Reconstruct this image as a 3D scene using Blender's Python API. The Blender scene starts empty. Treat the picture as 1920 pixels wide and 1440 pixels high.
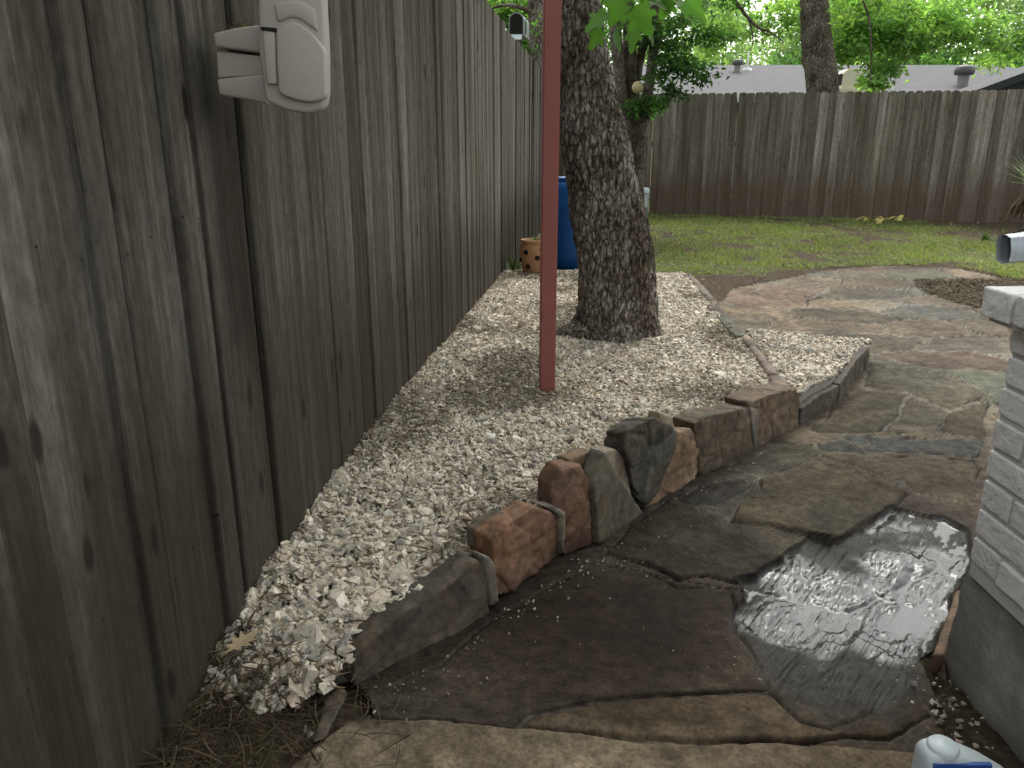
import bpy, bmesh, math, random
import numpy as np
from mathutils import Vector, Matrix
random.seed(7); RNG = np.random.default_rng(7)
C = bpy.context.scene.collection
SC = bpy.context.scene
# ------------------------------------------------------------------ camera, world, sun, exposure
FPX, H = 1450.0, 1.2
TH = math.atan(450/1450.0); CT, ST = math.cos(TH), math.sin(TH)
cam = bpy.data.cameras.new('camera'); cam.sensor_width = 36; cam.lens = 36*FPX/1920; cam.clip_end = 500; cam.clip_start = .02
camo = bpy.data.objects.new('camera', cam); C.objects.link(camo)
camo.location = (0, 0, H); camo.rotation_euler = (math.pi/2-TH, 0, 0); SC.camera = camo
SC.view_settings.view_transform = 'Standard'; SC.view_settings.look = 'None'
SC.view_settings.exposure = 1.25; SC.view_settings.gamma = 1
W = bpy.data.worlds.new('World'); SC.world = W; W.use_nodes = True
wn = W.node_tree.nodes; wl = W.node_tree.links; wn.clear()
sky = wn.new('ShaderNodeTexSky'); sky.sky_type = 'NISHITA'; sky.sun_disc = False
SUN_EL, SUN_ROT = math.radians(52), math.radians(20)
sky.sun_elevation = SUN_EL; sky.sun_rotation = SUN_ROT; sky.dust_density = 4; sky.air_density = 1.2; sky.ozone_density = 1
hs = wn.new('ShaderNodeHueSaturation'); hs.inputs['Saturation'].default_value = .17; hs.inputs['Value'].default_value = 1.0
bg = wn.new('ShaderNodeBackground'); bg.inputs['Strength'].default_value = 0.15
wo = wn.new('ShaderNodeOutputWorld')
wl.new(sky.outputs[0], hs.inputs['Color']); wl.new(hs.outputs[0], bg.inputs['Color']); wl.new(bg.outputs[0], wo.inputs[0])
sl = bpy.data.lights.new('sun', 'SUN'); sl.energy = 0.8; sl.angle = math.radians(25); sl.color = (1, .95, .87)
so = bpy.data.objects.new('sun', sl); C.objects.link(so)
# sky sun_rotation r: direction to the sun = (sin r, cos r)
sd = Vector((math.sin(SUN_ROT)*math.cos(SUN_EL), math.cos(SUN_ROT)*math.cos(SUN_EL), math.sin(SUN_EL)))
so.rotation_euler = sd.to_track_quat('Z', 'Y').to_euler(); so.location = (0, 0, 20)

# ------------------------------------------------------------------ projection helpers: a photo pixel to a place in the yard
def ray(px, py):
    u = (px-960)/FPX; v = (720-py)/FPX
    return np.array([u, CT+v*ST, -ST+v*CT])
CAM = np.array([0, 0, H])
def atz(px, py, z=0.): d = ray(px, py); return CAM+d*((z-H)/d[2])
def aty(px, py, Y): d = ray(px, py); return CAM+d*(Y/d[1])
def onplane(px, py, A, B):
    nx, ny = -(B[1]-A[1]), B[0]-A[0]; d = ray(px, py)
    t = (nx*A[0]+ny*A[1])/(nx*d[0]+ny*d[1]); return CAM+d*t
# ------------------------------------------------------------------ numpy noise
def _h(i, j, k, s):
    n = (i*374761393+j*668265263+k*2147483647+s*974634777) & 0xffffffff
    n = ((n ^ (n >> 13))*1274126177) & 0xffffffff; n = ((n ^ (n >> 16))*2246822519) & 0xffffffff
    return ((n ^ (n >> 15)) & 0xffffff)/float(0xffffff)
def vnoise(p, s=0):
    p = np.asarray(p, float); i = np.floor(p).astype(np.int64); f = p-i; f = f*f*(3-2*f)
    r = 0
    for a in (0, 1):
        for b in (0, 1):
            for c in (0, 1):
                w = (f[:, 0] if a else 1-f[:, 0])*(f[:, 1] if b else 1-f[:, 1])*(f[:, 2] if c else 1-f[:, 2])
                r = r+w*_h(i[:, 0]+a, i[:, 1]+b, i[:, 2]+c, s)
    return r*2-1
def fbm(p, o=4, s=0, g=.5):
    p = np.asarray(p, float); r = 0; a = 1.; t = 0
    for k in range(o): r = r+a*vnoise(p*(2.03**k)+k*7.3, s+k); t += a; a *= g
    return r/t*1.4
def worley(p, s=0):
    p = np.asarray(p, float); i = np.floor(p).astype(np.int64); f1 = np.full(len(p), 9.); f2 = f1.copy(); idn = np.zeros(len(p))
    for a in (-1, 0, 1):
        for b in (-1, 0, 1):
            for c in (-1, 0, 1):
                q = i+[a, b, c]
                o = np.stack([_h(q[:, 0], q[:, 1], q[:, 2], s+m) for m in range(3)], 1)
                d = np.sqrt((((q+o)-p)**2).sum(1)); hid = _h(q[:, 0], q[:, 1], q[:, 2], s+9)
                m1 = d < f1; f2 = np.where(m1, f1, np.minimum(f2, d)); idn = np.where(m1, hid, idn); f1 = np.where(m1, d, f1)
    return f1, f2, idn
def sstep(a, b, x): t = np.clip((x-a)/(b-a), 0, 1); return t*t*(3-2*t)
def xy3(x, y, k=1., z=0.): return np.stack([x*k, y*k, np.full(np.shape(x), z)], -1)
# ------------------------------------------------------------------ object helpers
def tag(o, label=None, cat=None, group=None, kind=None):
    if label: o['label'] = label
    if cat: o['category'] = cat
    if group: o['group'] = group
    if kind: o['kind'] = kind
    return o
def link(o, parent=None):
    C.objects.link(o)
    if parent: o.parent = parent; o.matrix_parent_inverse = Matrix.Translation(parent.location).inverted() if parent.parent is None else Matrix.Translation(parent.parent.location).inverted()
    return o
def empty(name, loc, label, cat, group=None, kind=None):
    o = bpy.data.objects.new(name, None); C.objects.link(o); o.location = loc; o.empty_display_size = .1
    return tag(o, label, cat, group, kind)
def npmesh(name, V, Fc, mat, parent=None, smooth=False, attrs=None, obj=True):
    """V (n,3); Fc (m,k) array or list of arrays; mesh in world coordinates"""
    me = bpy.data.meshes.new(name); V = np.asarray(V, np.float32)
    Fs = Fc if isinstance(Fc, list) else [Fc]; Fs = [np.asarray(f) for f in Fs if len(f)]
    me.vertices.add(len(V)); me.vertices.foreach_set('co', V.ravel())
    li = np.concatenate([f.ravel() for f in Fs]).astype(np.int32)
    tot = np.concatenate([np.full(len(f), f.shape[1]) for f in Fs]).astype(np.int32)
    me.loops.add(len(li)); me.loops.foreach_set('vertex_index', li)
    me.polygons.add(len(tot)); me.polygons.foreach_set('loop_start', np.concatenate([[0], np.cumsum(tot)[:-1]]).astype(np.int32))
    me.polygons.foreach_set('loop_total', tot)
    me.polygons.foreach_set('use_smooth', np.full(len(tot), smooth))
    for k, a in (attrs or {}).items():
        a = np.asarray(a, np.float32)
        if a.ndim == 2:
            if a.shape[1] == 3: a = np.concatenate([a, np.ones((len(a), 1))], 1).astype(np.float32)
            t = me.attributes.new(k, 'FLOAT_COLOR', 'POINT'); t.data.foreach_set('color', a.ravel())
        else:
            t = me.attributes.new(k, 'FLOAT', 'POINT'); t.data.foreach_set('value', a)
    me.update(calc_edges=True); me.validate()
    if mat: me.materials.append(mat)
    if not obj: return me
    o = bpy.data.objects.new(name, me); return link(o, parent)
def bmobj(name, bm, mat, parent=None, smooth=False):
    me = bpy.data.meshes.new(name); bmesh.ops.recalc_face_normals(bm, faces=bm.faces[:]); bm.to_mesh(me); bm.free()
    if smooth: me.polygons.foreach_set('use_smooth', [True]*len(me.polygons))
    me.materials.append(mat); return link(bpy.data.objects.new(name, me), parent)
class MB:
    def __init__(s): s.v = []; s.f = []; s.n = 0; s.a = []
    def add(s, V, F, a=0.): V = np.asarray(V, float); s.v.append(V); s.f.append(np.asarray(F)+s.n); s.n += len(V); s.a.append(np.full(len(V), a))
    def box(s, lo, hi, a=0.):
        x0, y0, z0 = lo; x1, y1, z1 = hi
        s.add([(x0,y0,z0),(x1,y0,z0),(x1,y1,z0),(x0,y1,z0),(x0,y0,z1),(x1,y0,z1),(x1,y1,z1),(x0,y1,z1)], [(0,3,2,1),(4,5,6,7),(0,1,5,4),(1,2,6,5),(2,3,7,6),(3,0,4,7)], a)
    def prism(s, bot, top, a=0.):
        n = len(bot); V = list(bot)+list(top); s.v.append(np.array(V, float))
        for i in range(n): j = (i+1) % n; s.f.append(np.array([[i, j, j+n, i+n]])+s.n)
        s.f.append(np.array([list(range(n))[::-1]])+s.n); s.f.append(np.array([list(range(n, 2*n))])+s.n)
        s.n += 2*n; s.a.append(np.full(2*n, a))
    def build(s, name, mat, parent=None, smooth=False):
        d = {}
        for f in s.f: d.setdefault(f.shape[1], []).append(f)
        return npmesh(name, np.concatenate(s.v), [np.concatenate(x) for x in d.values()], mat, parent, smooth, {'rnd': np.concatenate(s.a)})
def tube(P, R, n=10, cap=True):
    P = np.asarray(P, float); R = np.broadcast_to(R, len(P)); T = np.gradient(P, axis=0); T /= np.linalg.norm(T, axis=1)[:, None]+1e-9
    up = np.array([0, 0, 1.]) if abs(T[0][2]) < .9 else np.array([1., 0, 0]); V = []
    for p, t, r in zip(P, T, R):
        a = np.cross(up, t); a /= np.linalg.norm(a)+1e-9; b = np.cross(t, a); up = b if abs(t @ b) < .99 else up
        an = np.arange(n)*2*math.pi/n; V.append(p+r*(np.cos(an)[:, None]*a+np.sin(an)[:, None]*b))
    V = np.concatenate(V); m = len(P); i = np.arange(m-1)[:, None]*n; j = np.arange(n)[None]; j2 = (j+1) % n
    F = np.stack([i+j, i+j2, i+n+j2, i+n+j], -1).reshape(-1, 4)
    return V, F
def bez(pts, n=12):
    """smooth curve through points (Catmull-Rom)"""
    P = np.asarray(pts, float); P = np.vstack([2*P[0]-P[1], P, 2*P[-1]-P[-2]]); out = []
    for k in range(1, len(P)-2):
        for t in np.linspace(0, 1, n, endpoint=False):
            a, b, c, d = P[k-1:k+3]; out.append(.5*((2*b)+(-a+c)*t+(2*a-5*b+4*c-d)*t*t+(-a+3*b-3*c+d)*t**3))
    out.append(P[-2]); return np.array(out)
def inpoly(x, y, poly):
    poly = np.asarray(poly)[:, :2]; r = np.zeros(np.shape(x), bool); n = len(poly); j = n-1
    for i in range(n):
        xi, yi = poly[i]; xj, yj = poly[j]
        r ^= ((yi > y) != (yj > y)) & (x < (xj-xi)*(y-yi)/(yj-yi+1e-12)+xi); j = i
    return r
def dpoly(x, y, poly):
    poly = np.asarray(poly)[:, :2]; d = np.full(np.shape(x), 9.); n = len(poly)
    for i in range(n):
        a = poly[i]; b = poly[(i+1) % n]; e = b-a
        t = np.clip(((x-a[0])*e[0]+(y-a[1])*e[1])/(e @ e+1e-12), 0, 1)
        d = np.minimum(d, np.hypot(x-a[0]-t*e[0], y-a[1]-t*e[1]))
    return np.where(inpoly(x, y, poly), d, -d)
# ------------------------------------------------------------------ materials
class NT:
    def __init__(s, name, rough=.8, spec=.3):
        s.m = bpy.data.materials.new(name); s.m.use_nodes = True; s.t = s.m.node_tree; s.n = s.t.nodes
        s.b = s.n['Principled BSDF']; s.b.inputs['Roughness'].default_value = rough; s.b.inputs['Specular IOR Level'].default_value = spec
        s.tc = s.n.new('ShaderNodeTexCoord')
    def L(s, a, b): s.t.links.new(a, b)
    def attr(s, name, out='Color'): a = s.n.new('ShaderNodeAttribute'); a.attribute_name = name; return a.outputs[out]
    def mapping(s, scale, off=None):
        m = s.n.new('ShaderNodeMapping'); m.inputs['Scale'].default_value = scale; s.L(s.tc.outputs['Object'], m.inputs[0])
        if off is not None: s.L(off, m.inputs['Location'])
        return m.outputs[0]
    def noise(s, vec, scale=1, detail=5, rough=.55, dist=0):
        t = s.n.new('ShaderNodeTexNoise'); t.inputs['Scale'].default_value = scale; t.inputs['Detail'].default_value = detail
        t.inputs['Roughness'].default_value = rough; t.inputs['Distortion'].default_value = dist; s.L(vec, t.inputs['Vector']); return t.outputs['Fac']
    def voro(s, vec, scale=1, feat='F1', out='Distance'):
        t = s.n.new('ShaderNodeTexVoronoi'); t.feature = feat; t.inputs['Scale'].default_value = scale; s.L(vec, t.inputs['Vector']); return t.outputs[out]
    def ramp(s, fac, stops):
        r = s.n.new('ShaderNodeValToRGB'); e = r.color_ramp.elements
        while len(e) < len(stops): e.new(.5)
        for k, (p, c) in zip(e, stops): k.position = p; k.color = (*c, 1) if len(c) == 3 else c
        s.L(fac, r.inputs[0]); return r.outputs[0]
    def mix(s, f, a, b, mode='MIX'):
        m = s.n.new('ShaderNodeMix'); m.data_type = 'RGBA'; m.blend_type = mode
        for v, i in ((f, 0), (a, 6), (b, 7)):
            if hasattr(v, 'links'): s.L(v, m.inputs[i])
            elif i == 0: m.inputs[i].default_value = v
            else: m.inputs[i].default_value = (*v, 1)
        return m.outputs[2]
    def math(s, op, a, b=0.):
        m = s.n.new('ShaderNodeMath'); m.operation = op
        for v, i in ((a, 0), (b, 1)):
            if hasattr(v, 'links'): s.L(v, m.inputs[i])
            else: m.inputs[i].default_value = v
        return m.outputs[0]
    def bump(s, h, dist=.01, st=1., prev=None):
        b = s.n.new('ShaderNodeBump'); b.inputs['Distance'].default_value = dist; b.inputs['Strength'].default_value = st; s.L(h, b.inputs['Height'])
        if prev is not None: s.L(prev, b.inputs['Normal'])
        return b.outputs[0]
    def out(s, col=None, nrm=None, rough=None):
        if col is not None:
            if hasattr(col, 'links'): s.L(col, s.b.inputs['Base Color'])
            else: s.b.inputs['Base Color'].default_value = (*col, 1)
        if nrm is not None: s.L(nrm, s.b.inputs['Normal'])
        if rough is not None: s.L(rough, s.b.inputs['Roughness'])
        return s.m
def plain(name, c, rough=.6, var=.12, bump=.0008, sc=30, spec=.4, metal=0):
    t = NT(name, rough, spec); n = t.noise(t.mapping((1, 1, 1)), sc); n2 = t.noise(t.mapping((1, 1, 1)), sc*.15, 3)
    a = tuple(x*(1-var) for x in c); b = tuple(min(1, x*(1+var)) for x in c)
    t.b.inputs['Metallic'].default_value = metal
    return t.out(t.mix(t.math('MULTIPLY', t.math('ADD', n, n2), .5), a, b), t.bump(n, bump))
def fence_mat(name, lo, mid, hi, base_z, yscale=1.):
    t = NT(name, .88, .2); r = t.attr('rnd', 'Fac')
    cx = t.n.new('ShaderNodeCombineXYZ'); t.L(t.math('MULTIPLY', r, 37.), cx.inputs[0]); t.L(t.math('MULTIPLY', r, 91.), cx.inputs[2]); off = cx.outputs[0]
    g = t.noise(t.mapping((45, 45, 1.8), off), 1, 7, .7, .7); g2 = t.noise(t.mapping((170, 170, 7), off), 1, 5, .65); g3 = t.noise(t.mapping((50, 50, 22), off), 1, 5, .65); big = t.noise(t.mapping((4, 4, .9), off), 1, 4, .6)
    c = t.ramp(g, [(.30, lo), (.5, mid), (.72, hi)])
    c = t.mix(t.math('MULTIPLY', g2, .42), c, t.mix(.5, lo, (.02, .016, .012)), 'MIX')
    pb = t.ramp(r, [(0, (.7, .69, .65)), (.35, (.92, .91, .88)), (.7, (1.08, 1.08, 1.06)), (1, (1.42, 1.42, 1.42))])
    c = t.mix(1., c, pb, 'MULTIPLY')
    c = t.mix(t.ramp(big, [(.38, (.55,)*3), (.6, (0,)*3)]), c, t.mix(1., c, (.6, .55, .47), 'MULTIPLY'))
    c = t.mix(1., c, t.ramp(g3, [(.3, (.72,)*3), (.7, (1.3,)*3)]), 'MULTIPLY')
    md_ = t.noise(t.mapping((17, 17, .55), off), 1, 4, .6, .3)
    c = t.mix(1., c, t.ramp(md_, [(.36, (.72, .70, .65)), (.5, (1., 1., .99)), (.66, (1.38, 1.39, 1.38))]), 'MULTIPLY')
    # green algae and brown splash near the ground, ambient shade painted in for the cedar
    alg = t.noise(t.mapping((3, 1.2, .8)), 1, 4, .6)
    c = t.mix(t.math('MULTIPLY', t.ramp(alg, [(.48, (0,)*3), (.68, (1,)*3)]), .32), c, (.07, .078, .042))
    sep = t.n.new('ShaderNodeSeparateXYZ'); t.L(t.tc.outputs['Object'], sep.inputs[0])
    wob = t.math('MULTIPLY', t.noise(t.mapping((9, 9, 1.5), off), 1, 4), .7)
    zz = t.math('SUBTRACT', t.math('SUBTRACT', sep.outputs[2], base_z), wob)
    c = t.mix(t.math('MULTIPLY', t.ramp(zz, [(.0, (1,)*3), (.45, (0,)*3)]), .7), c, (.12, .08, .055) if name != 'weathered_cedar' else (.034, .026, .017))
    if name == 'weathered_cedar':     # shadow painted into the boards, with a water stain, below the bracket
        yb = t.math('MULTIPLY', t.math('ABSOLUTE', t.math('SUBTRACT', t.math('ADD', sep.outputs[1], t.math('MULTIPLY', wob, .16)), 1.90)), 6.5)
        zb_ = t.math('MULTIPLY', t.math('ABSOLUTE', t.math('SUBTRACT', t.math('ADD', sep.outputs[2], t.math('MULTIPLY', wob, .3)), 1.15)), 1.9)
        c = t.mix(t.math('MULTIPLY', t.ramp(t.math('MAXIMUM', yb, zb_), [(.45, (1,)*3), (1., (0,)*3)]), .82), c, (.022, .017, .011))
    # knots, nails
    v = t.voro(t.mapping((9, 9, 3.2), off), 1); kn = t.ramp(v, [(.09, (1,)*3), (.15, (0,)*3)])
    c = t.mix(t.math('MULTIPLY', kn, .8 if name == 'weathered_cedar' else .35), c, (.02, .014, .01))
    ax = sep.outputs[1] if name == 'weathered_cedar' else sep.outputs[0]
    zj = t.math('ADD', sep.outputs[2], t.math('MULTIPLY', t.noise(t.mapping((6, 6, 0)), 1, 2), .16))
    ny_ = t.math('ABSOLUTE', t.math('SUBTRACT', t.math('FRACT', t.math('MULTIPLY', ax, 10.3)), .5))
    for z0 in (.45, 1.12, 1.86):
        dz_ = t.math('MULTIPLY', t.math('ABSOLUTE', t.math('SUBTRACT', zj, z0)), 10.3)
        m_ = t.math('LESS_THAN', t.math('ADD', t.math('MULTIPLY', ny_, ny_), t.math('MULTIPLY', dz_, dz_)), .0011)
        st_ = t.math('MULTIPLY', t.math('MULTIPLY', t.math('LESS_THAN', ny_, .045), t.math('LESS_THAN', t.math('ABSOLUTE', t.math('SUBTRACT', zj, z0-.045)), .045)), .3)
        c = t.mix(t.math('MULTIPLY', t.math('MAXIMUM', m_, st_), .85), c, (.012, .010, .009))
    h = t.math('ADD', t.math('MULTIPLY', g, 1.), t.math('MULTIPLY', g2, .5))
    saw = t.noise(t.mapping((6, 6, 130), off), 1, 2)
    n = t.bump(h, .006); n = t.bump(saw, .0012, 1, n)
    return t.out(c, n)
M = {}
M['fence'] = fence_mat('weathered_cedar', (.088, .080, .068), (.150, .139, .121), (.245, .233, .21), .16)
M['farfence'] = fence_mat('weathered_pine', (.155, .14, .118), (.235, .215, .185), (.33, .305, .27), .12)
M['rail'] = plain('rail_wood', (.09, .075, .06), .9)
def stone_mat(name='stone'):
    t = NT(name, .8, .3); c = t.attr('col'); v = t.mapping((1, 1, 1))
    n = t.noise(v, 28, 7, .65); m = t.noise(v, 7, 4, .6); f = t.noise(v, 160, 3, .6)
    c = t.mix(1., c, t.ramp(n, [(.3, (.62, .62, .62)), (.5, (1, 1, 1)), (.72, (1.35, 1.32, 1.28))]), 'MULTIPLY')
    c = t.mix(1., c, t.ramp(m, [(.35, (.75, .73, .70)), (.65, (1.2, 1.2, 1.2))]), 'MULTIPLY')
    r = t.attr('rough', 'Fac')
    return t.out(c, t.bump(f, .0012, 1, t.bump(n, .006)), r)
M['stone'] = stone_mat()
t = NT('flagstone', .8, .35); c = t.attr('col'); v = t.mapping((1, 1, 1))
n = t.noise(v, 22, 7, .65); f = t.noise(v, 240, 3, .6); n0 = t.noise(v, 4.5, 5, .6, .4)
c = t.mix(1., c, t.ramp(n, [(.3, (.6, .58, .56)), (.5, (1, 1, 1)), (.72, (1.45, 1.42, 1.36))]), 'MULTIPLY');
c = t.mix(1., c, t.ramp(n0, [(.35, (.8, .79, .78)), (.65, (1.18, 1.17, 1.15))]), 'MULTIPLY')
nf = t.noise(v, 95, 4, .6); c = t.mix(1., c, t.ramp(nf, [(.3, (.68,)*3), (.7, (1.35,)*3)]), 'MULTIPLY'); c = t.mix(t.ramp(f, [(.64, (0,)*3), (.74, (.35,)*3)]), c, (.16, .14, .12))
wet = t.attr('wet', 'Fac')
dry = t.math('SUBTRACT', 1., wet)
t.L(t.math('ADD', .06, t.math('MULTIPLY', wet, .34)), t.b.inputs['Specular IOR Level'])
bmp = t.n.new('ShaderNodeBump'); bmp.inputs['Distance'].default_value = .003; t.L(n, bmp.inputs['Height']); t.L(t.math('ADD', t.math('MULTIPLY', dry, .9), .1), bmp.inputs['Strength'])
b2 = t.n.new('ShaderNodeBump'); b2.inputs['Distance'].default_value = .0008; t.L(f, b2.inputs['Height']); t.L(dry, b2.inputs['Strength']); t.L(bmp.outputs[0], b2.inputs['Normal'])
M['flag'] = t.out(c, b2.outputs[0], t.attr('rough', 'Fac'))
t = NT('pebble', .75, .3); v = t.mapping((1, 1, 1)); n = t.noise(v, 90, 4)
M['pebble'] = t.out(t.mix(1., t.attr('col'), t.ramp(n, [(.3, (.75,)*3), (.7, (1.2,)*3)]), 'MULTIPLY'), t.bump(n, .002))
t = NT('soil', .95, .15); v = t.mapping((1, 1, 1)); n = t.noise(v, 35, 8, .7); n2 = t.noise(v, 3, 5, .6)
c = t.ramp(n, [(.3, (.022, .016, .011)), (.52, (.06, .044, .03)), (.7, (.13, .1, .072))])
M['soil'] = t.out(t.mix(t.ramp(n2, [(.4, (0,)*3), (.6, (1,)*3)]), c, t.mix(1., c, (.85, .9, .7), 'MULTIPLY')), t.bump(n, .02))
t = NT('turf', .95, .15); v = t.mapping((1, 1, 1)); n = t.noise(v, 28, 8, .7); n2 = t.noise(v, 1.6, 6, .65, .5)
c = t.ramp(n, [(.3, (.06, .06, .022)), (.5, (.13, .16, .05)), (.7, (.2, .24, .08))]); s_ = t.ramp(n, [(.3, (.03, .022, .015)), (.55, (.09, .068, .045)), (.7, (.2, .15, .105))])
M['turf'] = t.out(t.mix(t.attr('bare', 'Fac'), c, s_), t.bump(n, .03))
def leafm(name, tr=.35, rough=.55):
    t = NT(name, rough, .3); c = t.attr('col'); t.L(c, t.b.inputs['Base Color'])
    d = t.n.new('ShaderNodeBsdfTranslucent'); t.L(t.mix(1., c, (1.5, 1.7, .7), 'MULTIPLY'), d.inputs[0])
    mx = t.n.new('ShaderNodeMixShader'); mx.inputs[0].default_value = tr
    t.L(t.b.outputs[0], mx.inputs[1]); t.L(d.outputs[0], mx.inputs[2]); t.L(mx.outputs[0], t.n['Material Output'].inputs[0]); return t.m
M['leaf'] = leafm('leaf', .55); M['blade'] = leafm('grass_blade', .3, .7); M['straw'] = leafm('dry_litter', .1, .85)
def bark(name, lo, mid, hi, sc=1., dist=.012):
    t = NT(name, .92, .15); v = t.mapping((26*sc, 26*sc, 9*sc)); w = t.noise(v, 1, 5, .6)
    vec = t.n.new('ShaderNodeVectorMath'); vec.operation = 'ADD'; m2 = t.n.new('ShaderNodeMix'); t.L(v, vec.inputs[0])
    cmb = t.n.new('ShaderNodeCombineXYZ'); t.L(w, cmb.inputs[0]); t.L(w, cmb.inputs[1]); t.L(w, cmb.inputs[2]); t.L(cmb.outputs[0], vec.inputs[1])
    e = t.voro(vec.outputs[0], 1.35, 'DISTANCE_TO_EDGE'); n = t.noise(t.mapping((1, 1, .5)), 55*sc, 6, .7); big = t.noise(t.mapping((1, 1, 1)), 3.5, 4)
    c = t.ramp(n, [(.32, lo), (.5, mid), (.68, hi)]); c = t.mix(t.ramp(e, [(.0, (.85,)*3), (.09, (0,)*3)]), c, (.012, .009, .007))
    c = t.mix(1., c, t.ramp(big, [(.38, (.55, .5, .43)), (.6, (1.35, 1.35, 1.35))]), 'MULTIPLY'); h = t.math('ADD', t.ramp(e, [(0, (0,)*3), (.18, (1,)*3)]), n)
    return t.out(c, t.bump(h, dist))
M['bark'] = bark('plated_bark', (.07, .057, .045), (.19, .165, .135), (.46, .425, .38))
M['bark2'] = bark('smooth_bark', (.08, .068, .055), (.16, .14, .115), (.3, .27, .235), 1., .006)
M['pole'] = plain('red_paint', (.27, .085, .07), .6, .22, .0006, 60)
M['plastic'] = plain('beige_plastic', (.43, .405, .35), .5, .06, .0006, 90)
M['dark'] = plain('dark_cavity', (.012, .01, .008), .9)
M['blue'] = plain('blue_plastic', (.008, .085, .30), .4, .1)
M['terra'] = plain('terracotta', (.36, .19, .095), .8, .15, .002, 20)
M['greymetal'] = plain('galvanised_metal', (.36, .4, .42), .42, .12, .0006, 25, .5, .35)
M['mailbox'] = plain('grey_green_metal', (.22, .27, .25), .5, .12)
M['pedestal'] = plain('pedestal_plastic', (.27, .31, .30), .6)
M['whitep'] = plain('white_plastic', (.55, .62, .64), .35, .04, .0003)
M['bluelab'] = plain('blue_ink', (.03, .09, .32), .4)
M['white'] = plain('white_paint', (.62, .62, .58), .6)
M['cream'] = plain('cream_enamel', (.72, .68, .5), .5)
M['siding'] = plain('dark_siding', (.035, .04, .045), .8)
M['housewall'] = plain('pale_wall', (.68, .5, .38), .8)
M['ceil'] = plain('porch_boards', (.22, .2, .17), .8)
M['yellow'] = plain('yellow_rubber', (.50, .44, .22), .7, .25)
t = NT('shingles', .9, .2); v = t.mapping((1, 1, 1)); n = t.noise(t.mapping((1.2, 7, 7)), 3, 6, .65)
M['shingle'] = t.out(t.ramp(n, [(.3, (.085, .086, .09)), (.7, (.14, .141, .146))]), t.bump(n, .01))
t = NT('painted_brick', .7, .3); v = t.mapping((1, 1, 1)); n = t.noise(v, 60, 6, .65); n2 = t.noise(v, 8, 4); r = t.attr('rnd', 'Fac')
c = t.ramp(n2, [(.3, (.76, .74, .69)), (.7, (.88, .865, .82))]); c = t.mix(1., c, t.ramp(r, [(0, (.86,)*3), (1, (1.1,)*3)]), 'MULTIPLY')
c = t.mix(t.ramp(n, [(.64, (0,)*3), (.76, (.35,)*3)]), c, (.3, .27, .22))
M['brick'] = t.out(c, t.bump(n, .008))
M['mortar'] = plain('old_mortar', (.30, .29, .26), .9, .2, .004, 45)
M['brickjoint'] = plain('painted_joint', (.5, .49, .45), .85, .2, .004, 45)
t = NT('concrete', .85, .25); v = t.mapping((1, 1, 1)); n = t.noise(v, 45, 7, .7); n2 = t.noise(v, 4, 5, .6, .3)
c = t.ramp(n2, [(.32, (.15, .148, .135)), (.55, (.27, .262, .24)), (.75, (.40, .39, .355))]); c = t.mix(t.ramp(n, [(.66, (0,)*3), (.72, (.6,)*3)]), c, (.26, .25, .22))
M['concrete'] = t.out(c, t.bump(n, .012))

# ------------------------------------------------------------------ ground levels and outlines
def gz(x, y):
    return .05*sstep(2.2, 5.2, y)+.07*sstep(7.6, 11.5, y)-.04*sstep(5, 9, x)*sstep(8, 11, y)
FX0, FK = -0.87, 0.122            # left fence line x = FX0 + FK*y
def fx(y): return FX0+FK*y
edge_px = [(640,1300),(665,1284),(800,1237),(920,1147),(967,1105),(1056,1045),(1116,1022),(1207,952),(1312,896),(1414,844),(1498,802),(1571,761),(1627,694)]
EDGE = [atz(*p, 0)[:2] for p in edge_px]
TRI_R = atz(1631, 648, .12)[:2]; TRI_B = atz(1500, 637, .12)[:2]
INNER = [atz(*p, .13)[:2] for p in [(1290,515),(1345,570),(1385,620),(1450,710),(1490,750)]]
BED = [(-.80, 1.30)]+[(-.42, 1.42)]+[tuple(p) for p in EDGE[1:11]]+[tuple(p) for p in INNER[::-1]]+[(1.40, 6.62), (.9, 6.75), (-.12, 6.8), (fx(6.5)-.08, 6.5)]
TRI = [tuple(p) for p in EDGE[10:]]+[tuple(TRI_R), tuple(TRI_B)]+[tuple(p) for p in INNER[2:]]
def bedz(x, y):
    b = .02+.10*sstep(1.25, 1.75, y+.3*(x+.5))+.03*sstep(1.8, 3, y)
    e = np.minimum(np.abs(dpoly(x, y, BED)), .1)
    return b-.012*(1-e/.1)
PATH_px = [(1352,562),(1380,540),(1480,520),(1570,503),(1640,499),(1740,499),(1800,502),(1850,513),(1890,526),(1800,527),(1722,524),(1735,541),(1770,560),(1850,578),(1880,603)]
PATH = [(-.75, .45), (-.62, .9), (-.42, 1.24), (-.30, 1.42), (-.35, 1.53)]+[tuple(np.array(p)+[-.02, .04]) for p in EDGE[2:]]+[tuple(TRI_R), tuple(TRI_B)]+[(INNER[2][0]-.02, INNER[2][1]), (INNER[1][0]-.02, INNER[1][1]+.1)] \
    + [tuple(atz(*p, .05)[:2]) for p in PATH_px]+[(3.0, 4.5), (2.2, 3.0), (1.4, 1.9), (1.01, 1.62), (.955, 1.45), (.86, 1.2), (.84, .45)]
PATH = np.array(PATH)
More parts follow.
